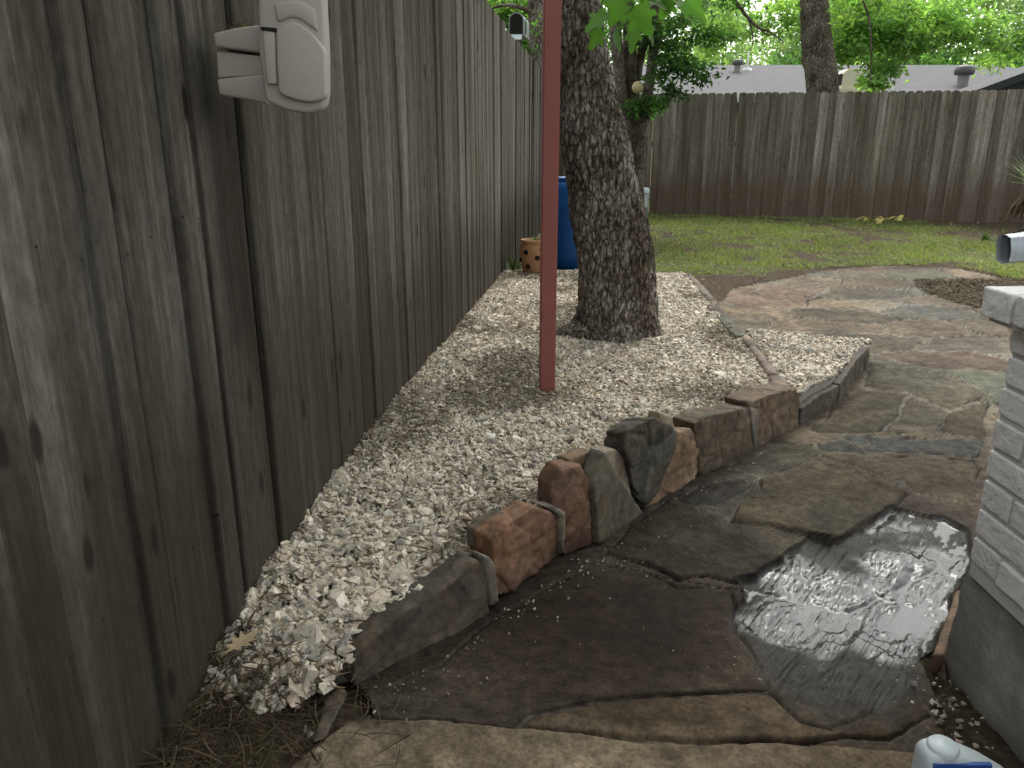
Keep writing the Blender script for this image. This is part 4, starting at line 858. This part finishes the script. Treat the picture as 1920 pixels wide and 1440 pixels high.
# trees beyond the neighbouring house
HZ = np.array([(.25,.35,.20), (.29,.39,.23), (.20,.28,.17), (.33,.43,.25), (.25,.34,.22)])  # haze painted into the leaf colours: paler and less saturated
far = [(-6, 30, 7, 'broad mid green tree beyond the left fence', 3.4), (.5, 33, 8, 'tall tree beyond the street behind the mailbox', 3.2), (7.2, 34, 7.5, 'pale green tree above the left end of the grey roof', 2.6),
       (12.0, 30, 6.6, 'round tree behind the first roof vent', 2.6), (17.0, 33, 8.5, 'tall pale tree behind the middle of the grey roof', 3.6), (22.5, 31, 8, 'spreading tree behind the right half of the grey roof', 3.6), (28.5, 32, 9, 'dense tree behind the gabled roof', 3.8), (34, 30, 9, 'outermost tree at the right behind the gabled roof', 4)]
for k, (tx, ty, th, lb, cr) in enumerate(far):
    rr = np.random.default_rng(200+k); T = empty('background_tree', (tx, ty, 0), lb, 'tree', 'trees beyond the neighbouring house')
    v, f = trunk_mesh(bez([(tx, ty, -.2), (tx+.2, ty, 2), (tx-.1, ty, th*.6)], 10), np.linspace(.3, .12, 21), 14, .02, k, None, 4.); npmesh('trunk', v, f, M['bark2'], T, True)
    cs = []
    while len(cs) < 190:
        q = rr.uniform(-1, 1, 3)
        if .35 < (q**2).sum() < 1: cs.append((tx+q[0]*cr*1.15, ty+q[1]*cr*.8, th*.6+q[2]*th*.5))
    P, K = clumps(cs, 130, .5, rr, .55, 1., HZ if k > 1 else GREEN*1.2); leafcards('crown', P, rr.uniform(.12, .24, len(P)), K, M['leaf'], T, .5)
# dark hedge row low behind the roof
rr = np.random.default_rng(77)
for k, (tx, lb) in enumerate([(10.5, 'dark low shrub behind the roof left of the tall trees'), (15, 'dark low shrub behind the middle of the roof'), (19.5, 'dark low shrub behind the right roof vent')]):
    T = empty('shrub', (tx, 26, 0), lb, 'shrub', 'dark shrubs behind the neighbouring house')
    cs = [(tx+rr.uniform(-2.4, 2.4), 26+rr.uniform(-.8, .8), rr.uniform(.6, 4.0)) for _ in range(60)]; P, K = clumps(cs, 120, .32, rr, .6, .75, DK*2.4); leafcards('foliage', P, rr.uniform(.12, .2, len(P)), K, M['leaf'], T, .5)
    v, f = tube([(tx, 26, -.1), (tx, 26, 2)], [.1, .05], 8); npmesh('stem', v, f, M['bark2'], T)
# ------------------------------------------------------------------ neighbouring house
NH = empty('neighbour_house', (6, 18.5, 0), 'long low house with a pale grey shingle roof behind the back fence', 'house')
ze, ye, yr, zr = 2.0, 16.5, 20.85, 3.09; xl, xr = 1.0, 12.1; xh = 13.4
def roofslab(name, quad, parent, th=.12, mat=None):
    top = [np.array(p, float) for p in quad]; bot = [p-[0, 0, th] for p in top]; mb = MB(); mb.prism(bot, top); return mb.build(name, mat or M['shingle'], parent)
roofslab('roof', [(xl, ye, ze), (xh+1.6, ye, ze), (xr, yr, zr), (xl+.0, yr, zr)], NH)
roofslab('rear_roof', [(xl, yr+.002, zr-.002), (xr, yr+.002, zr-.002), (xh+1.6, 25.2, ze), (xl, 25.2, ze)], NH)
roofslab('hip_end', [(xr+.004, yr, zr-.004), (xh+1.604, ye, ze-.004), (xh+1.604, 25.2, ze-.004)], NH)
mb = MB(); mb.box((xl+.4, 17., -.1), (xh+1.2, 24.7, 1.95)); mb.build('wall', M['housewall'], NH)
def ontop(px, py):      # point on the front roof plane under a pixel
    n = np.cross([1, 0, 0], [0, yr-ye, zr-ze]); d = ray(px, py); P0 = np.array([xl, ye, ze]); return CAM+d*(((P0-CAM) @ n)/(d @ n))
def lathe(prof, c, name, mat, parent=None, n=24):
    P = np.array(prof); an = np.arange(n)*2*np.pi/n; V = np.stack([c[0]+np.outer(P[:, 0], np.cos(an)), c[1]+np.outer(P[:, 0], np.sin(an)), c[2]+np.repeat(P[:, 1][:, None], n, 1)], -1).reshape(-1, 3)
    m = len(P); i = np.arange(m-1)[:, None]*n; j = np.arange(n)[None]; j2 = (j+1) % n; return npmesh(name, V, np.stack([i+j, i+j2, i+n+j2, i+n+j], -1).reshape(-1, 4), mat, parent, True)
M['vent'] = plain('dark_vent_metal', (.10, .10, .095), .6); M['ventl'] = plain('vent_neck', (.3, .3, .28), .6)
for px, s in ((1382, .8), (1804, 1.25)):
    c = ontop(px, 134 if px < 1500 else 161); V_ = empty('roof_vent', tuple(c), 'small mushroom roof vent near the left roof ridge' if px < 1500 else 'large round topped roof vent at the right of the grey roof', 'roof vent', 'vents on the neighbouring roof')
    lathe([(.09*s, -.1), (.09*s, .2*s), (.10*s, .21*s)], c, 'neck', M['ventl'], V_); lathe([(.0, .17*s), (.15*s, .18*s), (.165*s, .24*s), (.15*s, .30*s), (.09*s, .335*s), (0, .345*s)], c, 'cap', M['vent'], V_)
c = ontop(1401, 131); V_ = empty('vent_pipe', tuple(c), 'thin white plumbing pipe beside the mushroom vent', 'vent pipe'); lathe([(.02, -.05), (.02, .42), (0, .425)], c, 'pipe', M['white'], V_, 10); lathe([(.13, -.04), (.10, .03), (.02, .05)], c, 'flashing', M['white'], V_, 12)
c = ontop(1590, 170); V_ = empty('vent_hood', tuple(c), 'cream metal hood vent on the roof right of the grey trunk', 'roof vent')
bm = bmesh.new(); pr = [(-.24, .0), (-.24, .22), (-.21, .36), (-.12, .42), (.28, .42), (.30, .38), (.30, .0)]
v0 = [bm.verts.new((c[0]+a*.85, c[1]-.15, c[2]+b)) for a, b in pr]; v1 = [bm.verts.new((c[0]+a*.85, c[1]+.25, c[2]+b)) for a, b in pr]; bm.faces.new(v0); bm.faces.new(v1[::-1])
for i in range(len(pr)): bm.faces.new((v0[i], v1[i], v1[(i+1) % len(pr)], v0[(i+1) % len(pr)]))
bmesh.ops.recalc_face_normals(bm, faces=bm.faces[:]); bmesh.ops.bevel(bm, geom=bm.edges[:], offset=.015, segments=2, affect='EDGES'); bmobj('hood', bm, M['cream'], V_)
mb = MB(); mb.box((c[0]-.215, c[1]-.12, c[2]+.1), (c[0]-.2, c[1]+.22, c[2]+.33)); mb.build('opening', M['dark'], V_)
mb = MB(); mb.box((c[0]-.32, c[1]-.2, c[2]-.06), (c[0]+.33, c[1]+.3, c[2]+.03)); mb.build('base', M['cream'], V_)
# gabled neighbour at the right
G = empty('gabled_house', (14, 15.5, 0), 'dark sided gable end with pale roof at the far right', 'house')
a = aty(1822, 172, 15.2); b = aty(1930, 132, 15.2); sl_ = (b[2]-a[2])/(b[0]-a[0]); a0 = a-np.array([.6, 0, .6*sl_]); pk = a+np.array([4.5, 0, 4.5*sl_])
roofslab('roof', [a0, pk, pk+[0, .9, 0], a0+[0, .9, 0]], G, .05)
roofslab('rear_slope', [pk+[.002, 0, -.002], pk+[5, 0, -5*sl_], pk+[5, .9, -5*sl_], pk+[.002, .9, -.002]], G, .05)
mb = MB(); off = np.array([0, .25, 0]); p0 = a+off-[0, 0, .06]; p1 = pk+off-[0, 0, .06]; p2 = pk+[4.6, .25, -4.6*sl_-.06]
F_ = [p0, p1, p2, np.array([p2[0], p2[1], -.1]), np.array([p0[0], p0[1], -.1])]; mb.prism(F_, [q+[0, .6, 0] for q in F_]); mb.build('wall', M['siding'], G)
mb = MB(); mb.prism([a0-[0, .022, .14], pk-[0, .022, .14], pk-[0, .022, .0], a0-[0, .022, .0]], [a0-[0, .002, .14], pk-[0, .002, .14], pk-[0, .002, .0], a0-[0, .002, .0]]); mb.build('fascia', M['siding'], G)
# ------------------------------------------------------------------ objects in the yard
# blue barrel
c = np.array([.60, 7.25, .10]); B_ = empty('blue_barrel', tuple(c), 'bright blue plastic barrel half hidden behind the leaning tree', 'barrel')
lathe([(0, 0), (.25, 0), (.285, .03), (.30, .12), (.30, .55), (.305, .57), (.30, .59), (.295, .70), (.27, .76), (.22, .79), (0, .79)], c+[.02, 0, 0], 'drum', M['blue'], B_, 40)
lathe([(.225, .775), (.235, .78), (.235, .81), (.2, .815), (0, .80)], c+[.02, 0, 0], 'lid', M['blue'], B_, 40)
# strawberry pot
c = np.array([.19, 6.60, .135]); B_ = empty('planter_pot', tuple(c), 'terracotta strawberry pot with round side holes beside the fence', 'pot')
lathe([(0, 0), (.085, 0), (.10, .03), (.125, .15), (.13, .21), (.115, .25), (.10, .265), (.112, .275), (.115, .295), (.104, .297), (.098, .27), (.098, .26), (0, .26)], c, 'jar', M['terra'], B_, 40)
for aa, zz in ((-125, .20), (-80, .155), (-120, .08), (-60, .22), (-35, .09), (-160, .13), (-15, .17)):
    r_ = np.interp(zz, [.03, .15, .21, .25], [.10, .125, .13, .115]); a_ = math.radians(aa); bm = bmesh.new()
    d = Vector((math.cos(a_), math.sin(a_), 0)); mt = Matrix.Translation(Vector(c)+d*(r_-.001)+Vector((0, 0, zz))) @ d.to_track_quat('Z', 'Y').to_matrix().to_4x4()
    bmesh.ops.create_cone(bm, cap_ends=True, segments=18, radius1=.024, radius2=.021, depth=.012, matrix=mt); bmobj('hole', bm, M['dark'], B_)
def plant(name, label, cat, c, n, L, w, cols, spread=.5, droop=1.2, group=None):
    o = empty(name, tuple(c), label, cat, group); V = []; F = []; K = []; rr = np.random.default_rng(int(abs(c[0]*1000)))
    for k in range(n):
        a = rr.uniform(0, 2*np.pi); el = rr.uniform(.2, 1.45); l = L*rr.uniform(.5, 1.1); p = np.array(c)+np.array([rr.normal(0, .15*spread*L), rr.normal(0, .15*spread*L), 0]); cl = cols[rr.integers(0, len(cols))]*rr.uniform(.75, 1.3)
        s = np.array([-math.sin(a), math.cos(a), 0]); b = len(V)
        for i in range(5):
            ww = w*(1-(i/4)**1.5)*.5+1e-4; V += [p+s*ww, p-s*ww]; K += [cl, cl]; e = el-droop*(i/4)*l/L*.6
            p = p+np.array([math.cos(a)*math.cos(e), math.sin(a)*math.cos(e), math.sin(e)])*l/4
        for i in range(4): F.append((b+2*i, b+2*i+2, b+2*i+3, b+2*i+1))
    npmesh('leaves', V, np.array(F), M['blade'], o, False, {'col': np.array(K)}); return o
GC = np.array([(.06,.12,.03), (.09,.16,.04), (.045,.08,.03)]); BR = np.array([(.12,.11,.06), (.08,.07,.04)])
plant('weed_clump', 'dark weeds growing between the terracotta pot and the fence', 'weeds', np.array([.02, 6.75, .12]), 90, .22, .012, GC*.7)
plant('potted_plant', 'sparse green sprouts growing from the terracotta pot', 'plant', np.array([.19, 6.6, .39]), 40, .10, .010, GC)
plant('weed_clump', 'small weed tuft at the foot of the back fence beside the grey pedestal', 'weeds', np.array([1.95, 12.25, .11]), 40, .16, .014, GC)
plant('weed_clump', 'broad green weed growing in the bare soil at the right', 'weeds', np.array([*atz(1847, 447, .1)[:2], .07]), 36, .16, .02, GC*1.1)
plant('weed_clump', 'small weeds with dead leaves against the back fence', 'weeds', np.array([*atz(1495, 398, .1)[:2], .09]), 60, .18, .02, np.vstack([GC, BR]))
plant('grass_tuft', 'few green grass blades beside the white jug', 'grass tuft', np.array([.905, 1.12, .0]), 26, .13, .005, np.array([(.05,.14,.04), (.03,.08,.03)]), .8, .8)
plant('spiky_plant', 'spiky yucca at the right edge of the lawn', 'yucca', aty(1938, 352, 10.2), 130, .56, .028, np.array([(.16,.2,.12), (.22,.26,.17), (.1,.14,.07)]), .3, .6)
sp = bpy.data.objects[-1] if False else [o for o in bpy.data.objects if o.name == 'spiky_plant'][0]
V, F = tube([(sp.location.x, sp.location.y, 0), (sp.location.x, sp.location.y, sp.location.z)], [.09, .07], 10); npmesh('trunk', V, F, M['bark'], sp, True)
V = []; F = []; K = []; rr = np.random.default_rng(4)
for k in range(90):
    a = rr.uniform(0, 2*np.pi); p = np.array(sp.location)+[0, 0, -.02]; l = rr.uniform(.25, .5); s = np.array([-math.sin(a), math.cos(a), 0])*.012; b = len(V); e = -.6
    for i in range(4): V += [p+s, p-s]; K += [np.array((.13, .10, .055))*rr.uniform(.6, 1.3)]*2; p = p+np.array([math.cos(a)*math.cos(e), math.sin(a)*math.cos(e), math.sin(e)])*l/3; e -= .35
    for i in range(3): F.append((b+2*i, b+2*i+2, b+2*i+3, b+2*i+1))
npmesh('dead_skirt', V, np.array(F), M['straw'], sp, False, {'col': np.array(K)})
# yellow dead leaves lying by the back fence
V = []; F = []; K = []; rr = np.random.default_rng(9); base = atz(1655, 418, .12)
for k in range(14):
    p = base+[rr.normal(-.02, .16), rr.normal(0, .1), rr.uniform(.0, .05)]; a = rr.choice([2.9, .2, 3.3, .9])+rr.normal(0, .3); l = rr.uniform(.15, .4); s = np.array([-math.sin(a), math.cos(a), 0])*rr.uniform(.014, .03); b = len(V); e = .5; cl = np.array((.42, .37, .11))*rr.uniform(.7, 1.25)*np.array([1, rr.uniform(.75, 1.1), 1])
    for i in range(5): V += [p+s*(1-(i/4)**2+.05), p-s*(1-(i/4)**2+.05)]; K += [cl]*2; p = p+np.array([math.cos(a)*math.cos(e), math.sin(a)*math.cos(e), math.sin(e)])*l/4; e -= .3
    for i in range(4): F.append((b+2*i, b+2*i+2, b+2*i+3, b+2*i+1))
tag(npmesh('fallen_leaves', V, np.array(F), M['straw'], None, False, {'col': np.array(K)}), 'heap of yellowed strap leaves lying before the back fence', 'dead leaves')
# stick on the lawn
v, f = tube(bez([atz(1420,397,.14), atz(1460,400,.14), atz(1515,405,.13)], 6), .012, 6); tag(npmesh('stick', v, f, M['bark2'], None, True), 'long pale stick lying at the foot of the back fence', 'stick')
# grey utility pedestal
c = np.array([2.05, 12.3, .1]); B_ = empty('utility_pedestal', tuple(c), 'short grey green utility pedestal standing before the back fence', 'pedestal')
lathe([(.0, 0), (.072, 0), (.072, .40), (0, .40)], c, 'body', M['pedestal'], B_, 28); lathe([(.078, .38), (.078, .43), (.06, .455), (0, .46)], c, 'cap', M['whitep'], B_, 28)
mb = MB(); mb.box((c[0]-.005, c[1]-.082, c[2]+.17), (c[0]+.035, c[1]-.070, c[2]+.30)); mb.build('label_plate', M['white'], B_)
# ball caught between the thin stems
bm = bmesh.new(); bmesh.ops.create_uvsphere(bm, u_segments=20, v_segments=12, radius=.075, matrix=Matrix.Translation(Vector(aty(1196, 164, 10.3)))); tag(bmobj('ball', bm, M['yellow'], None, True), 'pale yellow ball caught between the slender stems', 'ball')
# mailbox on post behind the left fence
c = aty(968, 66, 9.2); B_ = empty('mailbox', tuple(c), 'open grey mailbox standing just above the left fence', 'mailbox')
def arch(w, h, z0, n=12): return [(-w, z0), (w, z0)]+[(w*math.cos(a), z0+h-w+w*math.sin(a)) for a in np.linspace(0, math.pi, n)]
for nm, w, h, y0, y1, mt in (('shell', .082, .235, 0, .42, 'mailbox'), ('opening', .070, .205, -.004, .003, 'dark')):
    mb = MB(); z0 = 0 if nm == 'shell' else .012; ar = arch(w, h, z0); dxk = .16
    mb.prism([(c[0]+a+y0*dxk, c[1]+y0, c[2]+b) for a, b in ar], [(c[0]+a+y1*dxk, c[1]+y1, c[2]+b) for a, b in ar]); mb.build(nm, M[mt], B_)
mb = MB(); mb.prism([(c[0]-.06, c[1]-.06, c[2]-.055), (c[0]+.055, c[1]-.06, c[2]-.055), (c[0]+.064, c[1]-.01, c[2]-.004), (c[0]-.066, c[1]-.01, c[2]-.004)], [(c[0]-.06, c[1]-.063, c[2]-.045), (c[0]+.055, c[1]-.063, c[2]-.045), (c[0]+.064, c[1]-.013, c[2]+.006), (c[0]-.066, c[1]-.013, c[2]+.006)]); mb.build('door', M['whitep'], B_)
mb = MB(); mb.box((c[0]-.02, c[1]+.08, .0), (c[0]+.06, c[1]+.16, c[2]-.002)); mb.build('post', M['rail'], B_)
mb = MB(); mb.box((c[0]+.105, c[1]+.1, c[2]+.02), (c[0]+.112, c[1]+.13, c[2]+.18)); mb.build('flag', M['dark'], B_)
# downspout elbow
c = aty(1905, 462, 1.75); B_ = empty('downspout', tuple(c), 'grey ribbed metal downspout elbow above the brick cap', 'downspout')
cur = bez([c+[-.027, 0, -.006], c+[.02, 0, .0], c+[.06, .0, .012], c+[.12, .0, .05], c+[.17, 0, .12], c+[.188, 0, .2], c+[.19, 0, .35], c+[.19, 0, 1.35]], 14); mb = MB()
T_ = np.gradient(cur, axis=0); T_ /= np.linalg.norm(T_, axis=1)[:, None]; n = 32; V = []; up = np.array([0, 1., 0])
for k, (p, t_) in enumerate(zip(cur, T_)):
    a = np.cross(t_, up); rib = 1+.02*math.cos(k*1.3)*(k < 45)
    for q in range(n):
        th = q*2*math.pi/n; sx_ = np.sign(math.cos(th))*abs(math.cos(th))**.5; sy_ = np.sign(math.sin(th))*abs(math.sin(th))**.5; fl_ = 1+.05*math.cos(th*8)
        V.append(p+a*sx_*.031*rib*fl_+up*sy_*.026*rib*fl_)
i = np.arange(len(cur)-1)[:, None]*n; j = np.arange(n)[None]; o = npmesh('pipe', V, np.stack([i+j, i+(j+1) % n, i+n+(j+1) % n, i+n+j], -1).reshape(-1, 4), M['greymetal'], B_, True)
# white jug
def jug():
    c = np.array([.655, .985, -.014]); B_ = empty('white_jug', tuple(c), 'white plastic jug with a blue bordered label at the lower right', 'jug')
    pr = [(0, .0), (.19, 0), (.20, .03), (.20, .16), (.185, .205), (.15, .24), (.10, .272), (.06, .292), (.012, .296), (0, .285)]
    f = [np.array([c[0]+a, c[1]-.0, c[2]+b]) for a, b in pr]; bk = [q+[0, .05, 0] for q in f]
    o = rock('body', None, f, bk, (.6, .66, .68), vox=.004, amp=.0006, smooth=22, seed=1, mat=M['whitep'], parent=B_, chip=0); o.matrix_parent_inverse = Matrix.Translation(B_.location).inverted()
    lathe([(.0, .0), (.024, .0), (.024, .022), (.02, .027), (0, .027)], c+[.034, .024, .273], 'cap', M['whitep'], B_, 28)
    mb = MB(); x0, x1, z0, z1, w, yy = .009, .10, .07, .282, .007, -.0012
    for lo, hi in (((x0, z1-w), (x1, z1)), ((x0, z0), (x1, z0+w)), ((x0, z0+w), (x0+w, z1-w)), ((x1-w, z0+w), (x1, z1-w))): mb.box((c[0]+lo[0], c[1]+yy-.001, c[2]+lo[1]), (c[0]+hi[0], c[1]+yy+.006, c[2]+hi[1]))
    mb.build('label_border', M['bluelab'], B_)
jug()
# fallen oak leaf on the gravel, at the foot of the fence
cL = atz(455, 1212, .09); V = [cL]; out = [(0,-.055),(.006,-.03),(.022,-.03),(.012,-.015),(.035,-.002),(.014,.004),(.032,.025),(.012,.02),(.008,.045),(0,.055)]
out = out+[(-a, b) for a, b in out[-2:0:-1]]; ca, sa = math.cos(-.5), math.sin(-.5)
for a, b in out: V.append(cL+np.array([a*ca-b*sa, a*sa+b*ca, .012+.15*abs(a)+.5*b*b]))
V[0] = cL+[0, 0, .012]; m = len(out); tag(npmesh('fallen_leaf', V, np.array([(0, 1+i, 1+(i+1) % m) for i in range(m)]), M['straw'], None, False, {'col': np.tile((.36, .28, .17), (len(V), 1))}), 'pale brown lobed oak leaf lying on the near gravel', 'fallen leaf')
# larger loose pebbles in the near corner, each its own thing
for k, (px, py, s, lb) in enumerate([(458,1268,.022,'chunky white stone near the fence at the gravel edge'), (530,1248,.019,'rounded white stone in the middle of the gravel edge'), (455,1370,.016,'long white stone lying lowest in the dirt corner'), (476,1355,.012,'greyish pebble just right of the long white stone'), (526,1340,.012,'angular white pebble nearest the stone shard'), (440,1325,.012,'squarish white pebble highest in the dirt corner'), (508,1310,.018,'pointed white stone at the foot of the gravel heap')]):
    c = atz(px, py, .03 if py < 1320 else .012); me_ = scatter('loose_stone', np.array([c]), np.array([s*.72]), np.array([(.62, .585, .51)]), M['pebble']); tag(me_, lb, 'loose stone', 'white stones strayed into the dirt corner')
# ------------------------------------------------------------------ lawn
n = 150000; a = RNG.uniform(.9, 9.5, n); b = 6.3+(13-6.3)*RNG.uniform(0, 1, n)**1.15
dp = dpoly(a, b, PATH); dm_ = -np.array(dpoly(a, b, mp)); db = -dpoly(a, b, BED)
cl_ = fbm(xy3(a, b, 4.5), 4, 61); den = .95-.45*sstep(-.05, .4, fbm(xy3(a, b, .9), 4, 5))-.75*sstep(.0, .5, cl_)-.95*sstep(5.2, 6.2, a+.4*fbm(xy3(a, b, 1.3), 3, 8))*sstep(9.0, 9.8, b)*.9
den *= sstep(6.8, 8.1, b+.35*fbm(xy3(a, b, 1.5), 3, 2)+.9*sstep(3.6, 4.6, a)); den *= sstep(.03, .15, -dp)*sstep(.02, .1, dm_)*sstep(.02, .12, db)
k = (RNG.uniform(0, 1, n) < den) & (b < 13.2-.25*(a-.62)-.06); a, b = a[k], b[k]; n = len(a)
h = RNG.uniform(.012, .035, n)*(1+.7*(fbm(xy3(a, b, 1.8), 3, 15) > .1)); an = RNG.uniform(0, 2*np.pi, n); w = RNG.uniform(.004, .009, n); lean = RNG.normal(0, .03, (n, 2))
base = np.stack([a, b, gz(a, b)-.006], 1); s = np.stack([np.cos(an)*w, np.sin(an)*w, np.zeros(n)], 1); tip = base+np.stack([lean[:, 0], lean[:, 1], h], 1)
gp = np.array([(.17,.23,.075), (.22,.27,.095), (.26,.29,.11), (.13,.17,.06), (.30,.26,.14)]); gc = gp[RNG.integers(0, 5, n)]*RNG.uniform(.8, 1.25, (n, 1))*(1+.3*fbm(xy3(a, b, 1.1), 3, 19))[:, None]
tag(npmesh('grass', np.stack([base+s, base-s, tip], 1).reshape(-1, 3), np.arange(n*3).reshape(-1, 3), M['blade'], None, False, {'col': np.repeat(np.clip(gc, .01, 1), 3, 0)}), 'low patchy lawn grass between the path and the back fence', 'grass', kind='stuff')
n = 900; a = RNG.uniform(1.2, 8.5, n); b = RNG.uniform(6.6, 11.5, n); k = dpoly(a, b, PATH) < -.05; a, b = a[k], b[k]; n = len(a)
tag(strips('lawn_litter', np.stack([a, b, gz(a, b)+.012], 1), RNG.uniform(.02, .07, n), RNG.uniform(.006, .02, n), np.clip(brown(n)*RNG.choice([1., 1., 2.6], n)[:, None], 0, .6), M['straw'], None, .5), 'dead leaf scraps lying on the lawn and bare soil', 'leaf litter', kind='stuff')
